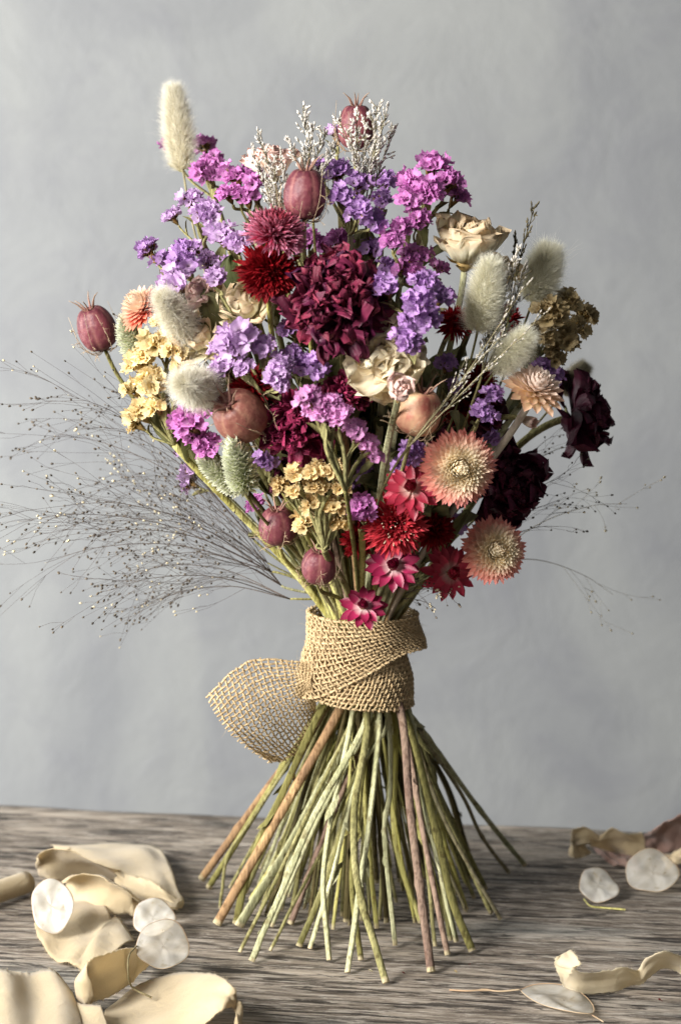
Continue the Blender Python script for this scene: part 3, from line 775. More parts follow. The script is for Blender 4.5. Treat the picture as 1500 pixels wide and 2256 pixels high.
def wispy(label, tips, node, off=0., mat='bud_white', spread=.35, dens=1., group='wispy white limonium sprigs', name='limonium_sprig', stem='twig', bl=1.):
    y = dome_y(node[0], node[1])+off; nd = P(node[0], node[1], y)
    root = empty(name, nd, label, 'flower sprig', group)
    tw, bd = MB(), MB()
    def bud(p, d, s):
        tube(bd, np.array([p, p+d*s*.5, p+d*s]), [s*.14, s*.24, s*.05], 5)
    for (tx, ty) in tips:
        tp = P(tx, ty, y+rng.normal()*.008)
        main = catmull([nd, nd+(tp-nd)*.5+rng.normal(size=3)*.002, tp], 20); L = np.linalg.norm(tp-nd)
        tube(tw, main, np.linspace(.00038, .00018, 20), 4)
        for i in range(5, 20):
            for q in range(max(1, int(2*dens))):
                dd = nrm(nrm(tp-nd)+rng.normal(size=3)*spread)
                l = L*(.05+.12*rng.random())*(1.25-i/20)+.002
                e = main[i]+dd*l
                tube(tw, np.array([main[i], (main[i]+e)/2+rng.normal(size=3)*.0004, e]), .00018, 3)
                for w_ in range(4):
                    f = .3+.7*rng.random(); pp = main[i]+(e-main[i])*f
                    bud(pp, nrm(dd+rng.normal(size=3)*.35), (.0012+.0010*rng.random())*bl)
                bud(e, dd, .0021*bl)
    tw.build('twigs', M[stem], root); bd.build('buds', M[mat], root)
    make_stem(root, nd, nrm(P(tips[0][0], tips[0][1], y)-nd), take_end('thin', node[0]), .0006)
    return root

def panicle(label, node, tips, y0, y1, nb=34, lng=.05, name='panic_grass', lightmix=.12, sm='panic'):
    nd = P(node[0], node[1], y0)
    root = empty(name, nd, label, 'grass', 'fine seeded panic grasses')
    st, sd, sl = MB(), MB(), MB()
    def seed(p, d, light):
        s = .0011+.0007*rng.random()
        tube(sl if light else sd, np.array([p, p+d*s*.35, p+d*s*.75, p+d*s]), np.array([.1, .24, .2, .04])*s*1.5, 5)
    for (tx, ty) in tips:
        tp = P(tx, ty, y1+rng.normal()*.02); L = np.linalg.norm(tp-nd)
        droop = np.array([0, 0, .10*L])
        main = catmull([nd, nd+(tp-nd)*.4+droop, nd+(tp-nd)*.75+droop*.8, tp], 24)
        tube(st, main, np.linspace(.00028, .00009, 24), 4)
        for k in range(int(nb*.55)):
            i = int(2+21*rng.random()**.8); dd = nrm(main[min(i+1, 23)]-main[i-1])
            dd = nrm(dd+rng.normal(size=3)*np.array([.30, .42, .42]))
            l = lng*(.4+1.0*rng.random())*(1.15-.5*i/24)
            sag = np.array([0, 0, -l*.12*rng.random()])+rng.normal(size=3)*l*.05
            e = main[i]+dd*l+sag
            c = catmull([main[i], main[i]+dd*l*.5+rng.normal(size=3)*l*.03, e], 8)
            tube(st, c, np.linspace(.0001, .00006, 8), 3, cap=False)
            light = rng.random() < lightmix
            seed(c[-1], nrm(c[-1]-c[-2]), light)
            for q in range(int(rng.integers(1, 4))):
                j = rng.integers(3, 7); d2 = nrm(nrm(c[j]-c[j-1])+rng.normal(size=3)*.35); l2 = l*(.15+.25*rng.random())
                e2 = c[j]+d2*l2
                tube(st, np.array([c[j], (c[j]+e2)/2+rng.normal(size=3)*.0006, e2]),   .00007, 3, cap=False); seed(e2, d2, light)
    st.build('hair_stalks', M[sm], root)
    if sd.n: sd.build('seeds', M['seed'], root)
    if sl.n: sl.build('pale_seeds', M['seed_light'], root)
    make_stem(root, nd, nrm(P(tips[0][0], tips[0][1], y1)-nd), take_end('thin', node[0]), .0006)
    return root

# ------------------------------------------------------------------ the bouquet
# seed pods
nigella('wine red seed pod sticking out alone at the far left', 213, 722, 86, 102, dvec(-.35, .25, 1), mat='pod')
nigella('wine red seed pod rising above the red spiky bloom, left of the top', 672, 426, 94, 116, dvec(.03, .12, 1), -.015)
nigella('wine red seed pod at the very top, behind white sprigs', 785, 278, 82, 100, dvec(.0, .1, 1), .03)
nigella('large reddish brown seed pod right below the round white bunny tail', 527, 914, 118, 122, dvec(-.45, .75, .55), -.012, 'pod_brown')
nigella('pale beige and red seed pod beside the small blush rosebud', 922, 905, 102, 108, dvec(.25, .3, 1), .0, 'pod_pale')
nigella('wine seed pod left of the golden statice', 612, 1157, 84, 86, dvec(-.05, .35, 1), -.005)
nigella('wine seed pod with pale crown below the golden statice', 703, 1245, 78, 84, dvec(.05, .5, 1), -.025)
# bunny tails
bunny_tail('tall cream bunny tail standing highest at upper left', (380, 183), (404, 376), 80, .03, .0, 'hair')
bunny_tail('cream bunny tail leaning left over the yellow statice', (352, 645), (424, 752), 84, -.015, .03)
bunny_tail('round white bunny tail pointing forward above the brown seed pod', (398, 845), (462, 862), 98, -.03, .035)
bunny_tail('greenish bunny tail below the cream rose at right', (1082, 572), (1052, 730), 92, -.01, .015, 'hair_green')
bunny_tail('plump greenish bunny tail highest on the right side', (1212, 545), (1172, 665), 98, .02, .01, 'hair_green')
bunny_tail('small greenish bunny tail above the pale peach strawflower', (1165, 735), (1092, 815), 82, -.01, .02, 'hair_green')
bunny_tail('dull tan bunny tail blurred behind the pale peach strawflower', (1290, 805), (1238, 868), 58, .07, .0, 'hair_tan')
# canary grass
canary('green scaly canary grass head beside the yellow statice at left', (272, 705), (318, 795), 76, -.005, .02)
canary('pale green canary grass head standing upright below the brown seed pod', (512, 968), (540, 1078), 82, -.02, .025)
canary('dry green canary grass head tucked behind the upright one', (440, 1008), (530, 1078), 66, -.005, .02)
# strawflowers
strawflower('big open peach strawflower with cream middle at lower right', 1008, 1030, 80, dvec(.15, 1, .05), 'peach', -.03, 1., 420, wide=.72)
strawflower('peach and cream strawflower facing right at the lower right edge', 1085, 1212, 70, dvec(.25, .95, .15), 'peach', -.045, 1., 340, wide=.78)
strawflower('pale peach strawflower seen from the side with grey white stem', 1175, 865, 66, dvec(.30, .55, .8), 'peach_light', -.015, 1., 110, stem='greystem', wide=1.35, stemup=.0018)
strawflower('small closed pink and cream strawflower bud under the pale peach one', 1148, 922, 42, dvec(.5, .45, -.15), 'blush', .0, .1, 40, wide=1.4)
strawflower('rose red strawflower with white centre above the red fringed bloom', 906, 1082, 60, dvec(-.1, .85, .5), 'rose_red', -.022, 1., 46, True, wide=1.6)
strawflower('dark crimson strawflower with white base below the red fringed bloom', 865, 1250, 58, dvec(.0, .9, .40), 'crimson_straw', -.02, 1., 40, True, wide=1.7)
strawflower('crimson pink strawflower turned to the right at lower right', 985, 1262, 60, dvec(.40, .85, .15), 'rose_red', -.035, 1., 50, True, wide=1.5)
strawflower('crimson and white strawflower lowest, resting on the jute wrap', 800, 1342, 49, dvec(-.0, .8, .60), 'crimson_straw', -.022, 1., 34, True, wide=1.8)
strawflower('coral strawflower with white tips beside the left seed pod', 318, 682, 56, dvec(-.55, .45, .6), 'coral', .0, 1., 170, wide=.95)
# red fringed blooms
spiky('red fringed bloom with cream stamens at lower centre', 868, 1155, 74, dvec(.02, 1, .15), 'red_fringe', -.025, 360, wd=.05)
spiky('pink tipped crimson spiky bloom left of the large peony', 606, 516, 70, dvec(.25, .35, .9), 'crimson', -.015, 900, stamens=False, wd=.032)
spiky('deep crimson spiky bloom hanging under the pink tipped one', 592, 598, 70, dvec(-.05, .8, -.35), 'deep_red', .0, 560, stamens=False, wd=.055)
spiky('small dark red fringed bloom above the brown seed pod', 552, 852, 56, dvec(-.05, .8, .6), 'deep_red', .002, 300, wd=.05, stamens=False)
spiky('dark red fringed bloom left of the greenish bunny tail', 1000, 712, 44, dvec(.2, .8, .4), 'deep_red', .02, 220, wd=.05, stamens=False)
spiky('dark red fringed bloom right of the greenish bunny tail', 1112, 705, 42, dvec(.3, .7, .5), 'deep_red', .03, 220, wd=.05, stamens=False)
spiky('dark red fringed bloom in shade below the small bunny tail', 1055, 838, 46, dvec(.2, .8, .3), 'deep_red', .03, 220, wd=.05, stamens=False)
spiky('dark red bloom deep in shade between rosebud and dark peony', 1010, 905, 44, dvec(.2, .8, .3), 'deep_red', .035, 220, wd=.05, stamens=False)
peony('dark maroon peony deep in the shade right of the pale pod', 1000, 960, 70, dvec(.3, .8, .2), 'dark_peony', .04, 60, big=1.6, nmul=1)
spiky('dark crimson bloom deep behind the red fringed bloom', 955, 1165, 50, dvec(.3, .8, .1), 'deep_red', .0, 220, wd=.06, stamens=False)
spiky('dark red bloom deep between the golden statice and the red fringed bloom', 790, 1190, 44, dvec(.1, .8, .2), 'deep_red', .012, 200, wd=.06, stamens=False)
peony('dark maroon peony deep behind the golden statice', 640, 1040, 62, dvec(-.1, .9, .1), 'dark_peony', .02, 50, big=1.5, nmul=1)
peony('dark maroon peony deep above the big peach strawflower', 1060, 900, 62, dvec(.2, .9, .2), 'dark_peony', .03, 50, big=1.5, nmul=1)
# peonies
peony('large ruffled burgundy peony in the middle of the bouquet', 742, 664, 113, dvec(-.05, .85, .35), 'burgundy', -.0, 110, wr=.11, nmul=1.7, big=1.15)
peony('wine red peony with pointed petals left of the pink statice', 655, 935, 88, dvec(-.1, .9, .1), 'wine_peony', .004, 70)
peony('small wine red peony behind the pink statice', 768, 866, 56, dvec(.1, .7, .5), 'wine_peony', .012, 60)
peony('dark maroon peony in shade right of the big peach strawflower', 1104, 1058, 100, dvec(.5, .8, -.1), 'dark_peony', .03, 70, big=1.7, nmul=1)
peony('almost black maroon peony reaching out at the far right', 1262, 918, 94, dvec(.9, .15, .25), 'dark_peony', .05, 50, big=1.8, flat=1, nmul=1)
# roses
rose('cream rose with pink edged petals on the upper right shoulder', 1028, 555, 76, dvec(.12, .35, 1), 'cream_rose', .012, 30, opened=.35)
peony('open cream peony under the large burgundy one', 852, 800, 104, dvec(.0, .85, .15), 'cream_peony', .01, 34, name='peony', group='cream peonies', big=2.6, wr=.035, nmul=1)
rose('small blush rosebud in front of the cream peony', 880, 866, 37, dvec(.1, .8, .5), 'blush', -.02, 24, opened=.1)
rose('pale pink rose blurred behind the white sprigs at top', 600, 372, 56, dvec(-.1, .1, 1), 'blush', .06, 24, opened=.5)
rose('cream rose half hidden behind the statice leaves left of the large peony', 545, 680, 62, dvec(-.1, .6, .6), 'cream_rose', .02, 22, opened=.6)
rose('cream rose with red marks behind the leaning bunny tail', 448, 745, 66, dvec(-.2, .8, .4), 'cream_rose', .012, 22, opened=.6)
rose('mottled blush rose behind the statice leaves at upper left', 445, 655, 40, dvec(-.3, .6, .6), 'blush', .01, 22, opened=.4)
rose('white rose behind the greenish bunny tail at right', 1100, 600, 44, dvec(.4, .3, .7), 'cream_rose', .03, 16, opened=.7)
# purple statice
statice('magenta statice spray forming the top right crown', [(950, 362, 62), (905, 400, 58), (990, 398, 56), (1008, 428, 50, .01), (945, 418, 58, -.01), (905, 432, 56, -.005)], 'magenta', n=10)
statice('magenta statice spray just under the top right crown', [(888, 498, 58), (922, 478, 48), (862, 525, 44), (905, 560, 46, .012)], 'magenta', n=9)
statice('magenta statice in shade beside the cream rose', [(900, 590, 50), (930, 560, 40), (965, 590, 40, .02)], 'magenta', off=.015)
statice('violet statice spray to the right of the upper seed pod', [(740, 378, 58), (788, 402, 52), (755, 428, 50, -.01), (788, 458, 54, -.008), (705, 368, 44, .01), (828, 482, 44)], 'violet', n=9)
statice('violet statice blurred behind the top, between seed pod and magenta crown', [(848, 398, 56), (840, 440, 44)], 'violet', off=.05)
statice('lilac statice cluster peeking behind the topmost seed pod', [(742, 292, 44)], 'lilac', off=.05, leaves=0)
statice('magenta statice spray behind the tall cream bunny tail', [(448, 318, 46), (456, 372, 58, -.01), (470, 345, 36), (372, 320, 24)], 'magenta', off=.055, leaves=1)
statice('magenta statice with brown calyxes right of the tall bunny tail', [(518, 385, 56), (560, 398, 50), (500, 425, 44), (545, 430, 54, .005)], 'magenta', off=.01)
statice('pale lilac statice spray at upper left edge', [(420, 438, 50), (378, 475, 38), (452, 468, 54, -.01)], 'lilac', off=.01)
statice('lilac statice left of the pink tipped crimson bloom', [(488, 512, 62), (522, 535, 46, -.005)], 'lilac', leaves=3)
statice('violet statice spray pointing out at the left', [(325, 548, 50), (360, 572, 40), (400, 548, 50), (405, 580, 54, -.005)], 'violet', off=.005)
statice('lilac statice head above the leaning bunny tail', [(385, 618, 66, 0, (-.4, .3, .9))], 'lilac', off=-.015, leaves=2, n=10)
statice('lilac statice head left of the hanging crimson bloom', [(476, 610, 48)], 'lilac', off=-.01, leaves=1)
statice('lilac statice mass left of centre over the brown seed pod', [(515, 745, 78, -.01), (580, 760, 56), (620, 800, 50), (616, 836, 46, -.008), (538, 806, 36, -.01), (487, 808, 54), (480, 762, 40)], 'lilac', off=-.008, n=10)
statice('violet statice between the lilac mass and the pink statice', [(655, 800, 50), (700, 808, 50), (640, 775, 40)], 'violet', off=.006)
statice('magenta statice under the round white bunny tail', [(415, 925, 66), (455, 975, 58), (420, 960, 40)], 'magenta', off=.0, leaves=0, n=10)
statice('pale lilac statice blurred behind the fine grass at left', [(425, 1028, 54), (415, 1062, 44), (408, 985, 40)], 'lilac', off=.04, leaves=0)
statice('bright pink statice spray in front of the wine peony', [(680, 872, 58, -.01), (710, 908, 48, -.012), (745, 915, 50, -.012), (730, 885, 42, -.008), (782, 945, 52, -.01), (805, 975, 44, -.008), (822, 1002, 40, -.006), (690, 900, 40)], 'pink', off=-.022, n=10, node=(760, 1080), leaves=0)
statice('violet statice spray right of the large burgundy peony', [(850, 628, 56), (935, 622, 62), (975, 650, 50), (920, 665, 60, -.01), (945, 700, 52, -.005), (900, 745, 60, -.01), (905, 700, 40)], 'violet', off=-.012, n=10)
statice('tiny magenta statice head between golden statice and red fringed bloom', [(795, 1118, 56, 0, (.1, .8, .5))], 'magenta', off=-.025, leaves=0)
statice('violet statice left of the pale peach strawflower', [(1085, 868, 42), (1065, 908, 50, -.005)], 'violet', off=-.005, leaves=2)
statice('violet statice behind the pale peach strawflower', [(1212, 822, 52), (1190, 812, 40)], 'violet', off=.03, leaves=0)
statice('violet statice in shade above the rose red strawflower', [(888, 1030, 42), (905, 992, 46)], 'violet', off=.0, leaves=1)
statice('magenta statice showing between crimson bloom and large peony top', [(745, 525, 46), (712, 540, 40)], 'magenta', off=.03, leaves=0)
statice('small violet statice bits beside the upright canary grass', [(572, 1008, 34), (590, 1020, 28)], 'violet', off=.0, leaves=0)

# deeper sprays and leaves that close the gaps
for (lb, hs, mt) in [
 ('violet statice deep between the large peony and the lilac mass', [(640, 720, 46), (662, 700, 40)], 'violet'),
 ('magenta statice deep under the upper seed pod', [(680, 520, 46), (650, 545, 40)], 'magenta'),
 ('violet statice deep beside the leafy stems under the magenta crown', [(820, 545, 46), (860, 590, 44)], 'violet'),
 ('violet statice deep behind the long bare sprig', [(985, 800, 44), (1000, 850, 40)], 'violet'),
 ('violet statice deep left of the dark peony', [(1080, 960, 44)], 'violet'),
 ('lilac statice deep behind the upper left leaves', [(455, 575, 46), (430, 545, 40), (500, 590, 40)], 'lilac'),
 ('magenta statice deep between the yellow statice and the lilac mass', [(420, 780, 40)], 'magenta'),
 ('violet statice deep under the pink statice', [(770, 1060, 44), (800, 1030, 40)], 'violet'),
 ('magenta statice deep beside the wine pod at lower left', [(560, 1110, 42)], 'magenta'),
 ('violet statice deep above the lower right peach strawflower', [(1010, 1150, 40), (960, 1210, 36)], 'violet'),
]: statice(lb, hs, mt, off=.028, leaves=3)
# yellow statice
statice('pale yellow statice mass along the left edge', [(345, 752, 70), (302, 795, 64), (352, 705, 46, .005), (385, 768, 50), (330, 840, 60, -.006), (292, 852, 56), (305, 905, 58), (340, 890, 54, .006), (400, 800, 44, .005), (295, 930, 44), (320, 775, 54, -.005)], 'yellow', name='statice_spray', group='yellow statice sprays', off=-.006, cmat='calyx_pale', leaves=3, n=11, node=(385, 980))
statice('golden yellow statice in the lower centre', [(615, 1070, 36), (648, 1078, 40), (650, 1040, 44), (692, 1035, 44), (735, 1035, 44), (700, 1068, 44), (748, 1072, 40), (690, 1105, 42), (740, 1110, 44), (672, 1148, 44), (705, 1158, 44), (748, 1150, 46)], 'golden', group='yellow statice sprays', off=-.022, cmat='calyx_pale', leaves=0, n=8, node=(715, 1210))
statice('withered tan statice at the right edge', [(1248, 665, 54), (1288, 690, 56, .01), (1250, 742, 60), (1215, 690, 56), (1272, 718, 48, .01), (1195, 730, 50, .01), (1222, 775, 44, .01)], 'tan', group='yellow statice sprays', off=.012, cmat='calyx_pale', leaves=4, n=9, node=(1180, 790))
# wispy sprigs
wispy('white limonium sprig standing left of the topmost seed pod', [(668, 245), (690, 290), (640, 320), (715, 300), (735, 330)], (690, 480), .01)
wispy('white limonium sprig in front of the topmost seed pod', [(750, 270), (785, 262), (805, 268), (770, 300), (830, 240), (850, 250), (862, 292), (840, 320)], (800, 470), .02)
wispy('white limonium sprig left of the upper seed pod', [(572, 308), (560, 340), (605, 370), (620, 350), (588, 400), (640, 400), (575, 380)], (640, 540), .01)
wispy('pale limonium sprig between the two large greenish bunny tails', [(1140, 560), (1120, 600), (1150, 600), (1105, 640)], (1060, 830), .0)
wispy('thin dark sprig rising above the plump bunny tail', [(1175, 462), (1135, 530)], (1120, 700), .02, mat='bud_dark', spread=.2, dens=.5, stem='darkstem', bl=.9)
wispy('long bare sprig crossing in front of the right side flowers', [(1150, 640), (1190, 700), (1105, 740)], (900, 985), -.03, spread=.25, dens=.35, stem='twig', bl=.75)
# fine grasses
panicle('fine panic grass with dark seeds fanning out at upper left', (560, 1190), [(150, 870), (230, 940), (120, 960), (300, 880)], -.01, -.01, 30, .05)
panicle('fine panic grass reaching farthest left at mid height', (600, 1260), [(40, 1150), (100, 1240), (170, 1110), (200, 1180)], -.01, -.02, 26, .055, lightmix=.3)
panicle('fine panic grass sweeping low above the jute wrap at left', (640, 1320), [(240, 1300), (330, 1330), (300, 1260), (380, 1290)], -.01, -.0, 28, .045)
panicle('fine panic grass behind the big yellow statice stem', (590, 1240), [(260, 1060), (330, 1130), (240, 1150), (360, 1040)], .02, .05, 32, .05)
panicle('dense fine panic grass between pods and left grasses', (620, 1290), [(360, 1160), (420, 1100), (380, 1220), (450, 1160), (480, 1240)], -.005, -.01, 28, .04)
panicle('fine panic grass with dark seeds at the right of the dark peony', (1050, 1230), [(1240, 1050), (1210, 1110), (1230, 1160)], .02, .03, 14, .035)
panicle('sparse pale panic grass reaching farthest right', (1060, 1240), [(1380, 1110), (1350, 1310)], .03, .05, 8, .05, lightmix=.8, sm='panic_light')
panicle('wispy panic grass poking out right of the jute wrap', (850, 1330), [(1000, 1310), (940, 1290), (960, 1340)], -.01, -.02, 12, .02, lightmix=.5)
panicle('dark branching twig under the far right peony', (1130, 1060), [(1220, 960), (1250, 985)], .03, .04, 8, .02, lightmix=0, sm='darkstem')

_seen = {}
def stalk_label(e):
    x, y = e[2]
    zw = 'thin' if e[3] < 4.7 else ('medium' if e[3] < 6 else 'thick')
    zx = ['far left', 'left', 'half left', 'middle', 'half right', 'right', 'far right'][int(np.clip((x-500)/85, 0, 6))]
    zy = 'back' if y < 1925 else ('centre' if y < 1995 else 'front')
    cn = {'green': 'dull green', 'olive': 'olive', 'darkstem': 'dark', 'palegreen': 'pale green', 'yellowgreen': 'straw yellow', 'brown': 'brown', 'mauve': 'mauve brown'}[e[4]]
    k_ = (zw, cn, zy, zx); _seen[k_] = max(_seen.get(k_, -1), -1)+1
    zw = zw+['', ' second', ' third'][_seen[k_]]
    return f"{zw} leafy {cn} stalk ending at the {zy} of the stem fan, {zx}"
# remaining cut ends belong to short filler stalks inside the bouquet
cnt = 0
where = ['left', 'right', 'front', 'back']
for i, e in enumerate(ENDS):
    if used[i]: continue
    used[i] = True
    bx = 800+(800-e[2][0])*.4; p = P(bx, 1120+60*rng.random(), dome_y(bx, 1150)*.35)
    bx = 790+(800-e[2][0])*(.7+.5*rng.random()); by = 1150-rng.random()*430
    p = P(bx, by, dome_y(bx, by)*(.1+.55*rng.random())+.004)
    root = empty('leafy_stalk', T(e[2][0], e[2][1], .0015), stalk_label(e), 'stalk', 'leafy filler stalks')
    pts_ = make_stem(root, p, nrm(p-np.array([0, 0, TIE_TOP])), e, .001); cnt += 1
    add_leaves(root, pts_, 9, .034, .0058, 1, 17, 'leaf' if cnt % 3 == 0 else 'leaf_dark')
print('filler stalks', cnt)

for (lb, a, b, wd, mt, y) in [
 ('long dry green leaf running up below the big peach strawflower', (935, 1240), (1040, 1130), .0052, 'leaf', -.03),
 ('curled grey green leaf standing right of the small bare rosebud stem', (985, 930), (1008, 800), .0042, 'leaf', -.05),
 ('broad dull green leaf behind the leaning bunny tail', (500, 735), (455, 640), .0075, 'leaf', -.075),
 ('dry olive leaf pair under the violet spray at top centre', (775, 600), (800, 500), .0060, 'leaf', -.06),
 ('green leaf left of the hanging crimson bloom', (525, 660), (500, 560), .0060, 'leaf_dark', -.07)]:
    pa, pb = P(a[0], a[1], y), P(b[0], b[1], y-.004); L = np.linalg.norm(pb-pa)
    root = empty('loose_leaf', pa, lb, 'leaf', 'dry leaves between the flowers')
    for q in range(2 if 'pair' in lb else 1):
        k = MB(); petal(k, L*(1-.2*q), wd, 1.35, 1.75+.2*q, rng.random()*6, 0, 0, .45, frill=.6, fk=4, wr=.05, a=.6, b=.45, ns=18, nw=7, side=.1-.3*q)
        m2 = MB(); m2.merge(k, frame(pb-pa), pa); m2.build('blade', M[mt], root)
    k = MB(); c0 = np.array([pa[0]*.4, pa[1]*.4, max(pa[2]-.03, TIE_TOP-.01)]); tube(k, catmull([c0, (c0+pa)/2, pa], 12), .0006, 6); k.build('petiole', M['green'], root)

# ------------------------------------------------------------------ jute wrap
def weave(surf, nu, nv, amp, rad, mb, su=0., fray=True):
    """surf(U,V)->points, U,V in 0..1; nu,nv number of threads crossing u and v"""
    def pt(u, v):
        p = surf(u, v); e = 1e-3
        a = surf(u+e, v)-surf(u-e, v); b = surf(u, v+e)-surf(u, v-e)
        n = np.cross(a, b); n /= np.linalg.norm(n, axis=-1)[..., None]+1e-12
        return p, n
    for j in range(nv):
        v = (j+.5)/nv; m = nu*3+1
        u = np.linspace(0, 1, m); vv = np.full(m, v)+.12/nv*np.sin(u*31+j)
        p, n = pt(u, vv)
        off = amp*np.cos(PI*(u*nu)+PI*j)
        q = p+n*off[:, None]
        tube(mb, q, rad*(.8+.3*rng.random())*(.88+.24*rng.random(m)), 5, flat=.75, cap=False)
    for i in range(nu):
        u = (i+.0)/nu; m = nv*3+1
        v = np.linspace(.2/nv, 1-.2/nv, m); uu = np.full(m, u)+.15/nu*np.sin(v*17+i*1.3)
        p, n = pt(uu, v)
        off = -amp*np.cos(PI*(v*nv-.5)+PI*i)
        tube(mb, p+n*off[:, None], rad*(.9+.2*rng.random(m)), 5, cap=False)
root = empty('jute_ribbon', (0, 0, TIE_BOT), 'coarse woven beige jute ribbon wrapped round the stems with a loose tail at left', 'ribbon')
S0 = pm(P(790, 1450, 0))
def interp(x, xs, ys): return np.interp(x, xs, ys)
zpx = lambda py: P(790, 1, 0)[2]*0+H-0  # placeholder
def z_of(py):                      # height of photo row py on the axis plane
    y = np.asarray(py, float)
    d1 = VD[1]*F+VU[1]*(1128-y); d2 = VD[2]*F+VU[2]*(1128-y)
    return CAM[2]+d2*(D/d1)
def x_of(px): return CX+(px-750)*S0
def lower_band(u, v):
    al = u*2*PI*1.0-.3+v*.55
    c, s = np.cos(al), np.sin(al)              # c: +x (right), s: +y (back)
    ybot = 1541+14*c+0*s; ytop = 1425+0*c
    py = ybot+(ytop-ybot)*v
    r = interp(py, [1400, 1440, 1490, 1530, 1560, 1600], [100, 106, 118, 119, 115, 110])*S0
    r = r*(1+.02*np.sin(3*al+2*v))+.0012*np.exp(-((v-.0)/.06)**2)
    xc = x_of(interp(py, [1400, 1480, 1560], [782, 787, 790]))
    return np.stack([xc+r*c, r*s, z_of(py)], -1)
def upper_band(u, v):
    al = u*2*PI*1.0+.4-v*.9
    c, s = np.cos(al), np.sin(al)
    ybot = 1478-52*c+8*np.sin(2*al); ytop = 1345+4*c
    py = ybot+(ytop-ybot)*v
    r = interp(py, [1340, 1380, 1420, 1450, 1490, 1530], [114, 112, 108, 112, 121, 122])*S0
    tipb = np.exp(-((np.angle(np.exp(1j*(al+.15))))/.42)**2)
    r = r+.0015+tipb*np.clip(1-v*1.15, 0, 1)**1.2*.0088
    r = r-.0008*np.exp(-(v/.12)**2)*np.cos(3*al)
    xc = x_of(interp(py, [1345, 1400, 1440, 1500], [799, 795, 785, 786]))
    return np.stack([xc+r*c, r*s, z_of(py)], -1)
wrap = MB()
weave(lower_band, 74, 12, .00060, .00055, wrap)
weave(upper_band, 74, 14, .00060, .00055, wrap)
# a second layer beneath so that no wall light comes through
def inner_band(u, v):
    al = u*2*PI+v*.3; c, s = np.cos(al), np.sin(al); py = 1530+(1360-1530)*v
    r = interp(py, [1345, 1420, 1480, 1530], [106, 99, 110, 109])*S0
    return np.stack([x_of(788)+r*c, r*s, z_of(py)], -1)
weave(inner_band, 70, 15, .0006, .0007, wrap)
wp = wrap.build('wrapped_band', M['jute'], root)
tail = MB()
topc = catmull([P(690, 1462, -.012), P(640, 1452, -.013), P(560, 1450, -.02), (P(505, 1480, -.022)), P(455, 1533, -.018)], 60)
botc = catmull([P(695, 1535, -.010), P(692, 1590, .004), P(672, 1640, .010), P(638, 1672, .010), P(592, 1682, .008)], 60)
def tail_s(u, v):
    u = np.clip(np.asarray(u, float), -.01, 1.01); v = np.asarray(v, float)
    iu = np.clip(u, 0, 1)*59; i = np.minimum(iu.astype(int), 58); f = (iu-i)[..., None]
    a = topc[i]*(1-f)+topc[i+1]*f; b = botc[i]*(1-f)+botc[i+1]*f
    a = a+(topc[-1]-topc[-2])*((u-np.clip(u, 0, 1))*59)[..., None]; b = b+(botc[-1]-botc[-2])*((u-np.clip(u, 0, 1))*59)[..., None]
    p = a+(b-a)*v[..., None]
    bulge = np.sin(PI*np.clip(v, 0, 1))*(.006+.006*u)+.002*np.sin(u*7+v*3)
    p = p+np.stack([0*u-.2*bulge, -bulge*1.2, bulge*.1], -1)
    return p
weave(tail_s, 22, 21, .0005, .00054, tail)
tail.build('loose_tail', M['jute'], root)
# stray fibres
fz = MB(); n = 520
for fn, lo in ((lower_band, 260), (upper_band, 260), (tail_s, 160)):
    u, v = rng.random(lo), rng.random(lo); p = fn(u, v)
    c = np.array([x_of(788), 0, 0]); d = p-c; d[:, 2] = 0; d = d/np.linalg.norm(d, axis=1)[:, None]
    hairs(fz, p, d*.6+rng.normal(size=(lo, 3))*.6, .002+.004*rng.random(lo), .00006, .6)
fz.build('stray_fibres', M['jute'], root)

# ------------------------------------------------------------------ silk ribbons on the table
def loft(mb, secs, nu=110, nv=22, curl=0., wr=.0008, fray=.0003, bow=0.):
    A = catmull([T(*s[0]) for s in secs], nu); B = catmull([T(*s[1]) for s in secs], nu)
    v = np.linspace(0, 1, nv)[None, :, None]
    Pm = A[:, None]*(1-v)+B[:, None]*v
    U, V = np.meshgrid(np.linspace(0, 1, nu), np.linspace(0, 1, nv), indexing='ij'); ph = rng.random(4)*6.28
    e = 1e-9
    n = np.cross(np.gradient(Pm, axis=0).reshape(-1, 3), np.gradient(Pm, axis=1).reshape(-1, 3)).reshape(nu, nv, 3)
    n /= np.linalg.norm(n, axis=-1)[..., None]+1e-12
    n = n*np.where(n[..., 2:3] < 0, -1, 1)
    w_ = wr*(np.sin(9*U+4*V+ph[0])+.6*np.sin(17*U-7*V+ph[1])+.4*np.sin(5*V+23*U+ph[2])+.35*np.sin(14*V+3*U+ph[3])+.25*np.sin(41*U+13*V+ph[1])*np.abs(2*V-1)**2)+bow*np.sin(PI*V)
    Pm = Pm+n*w_[..., None]
    ed = fray*rng.normal(size=(nu, 2)); dirv = (B-A)/(np.linalg.norm(B-A, axis=1)[:, None]+1e-9)
    Pm[:, 0] += dirv*ed[:, :1]; Pm[:, -1] += dirv*ed[:, 1:]
    Pm[..., 2] = np.maximum(Pm[..., 2], .0009)
    mb.add(Pm, gridf(nu, nv))
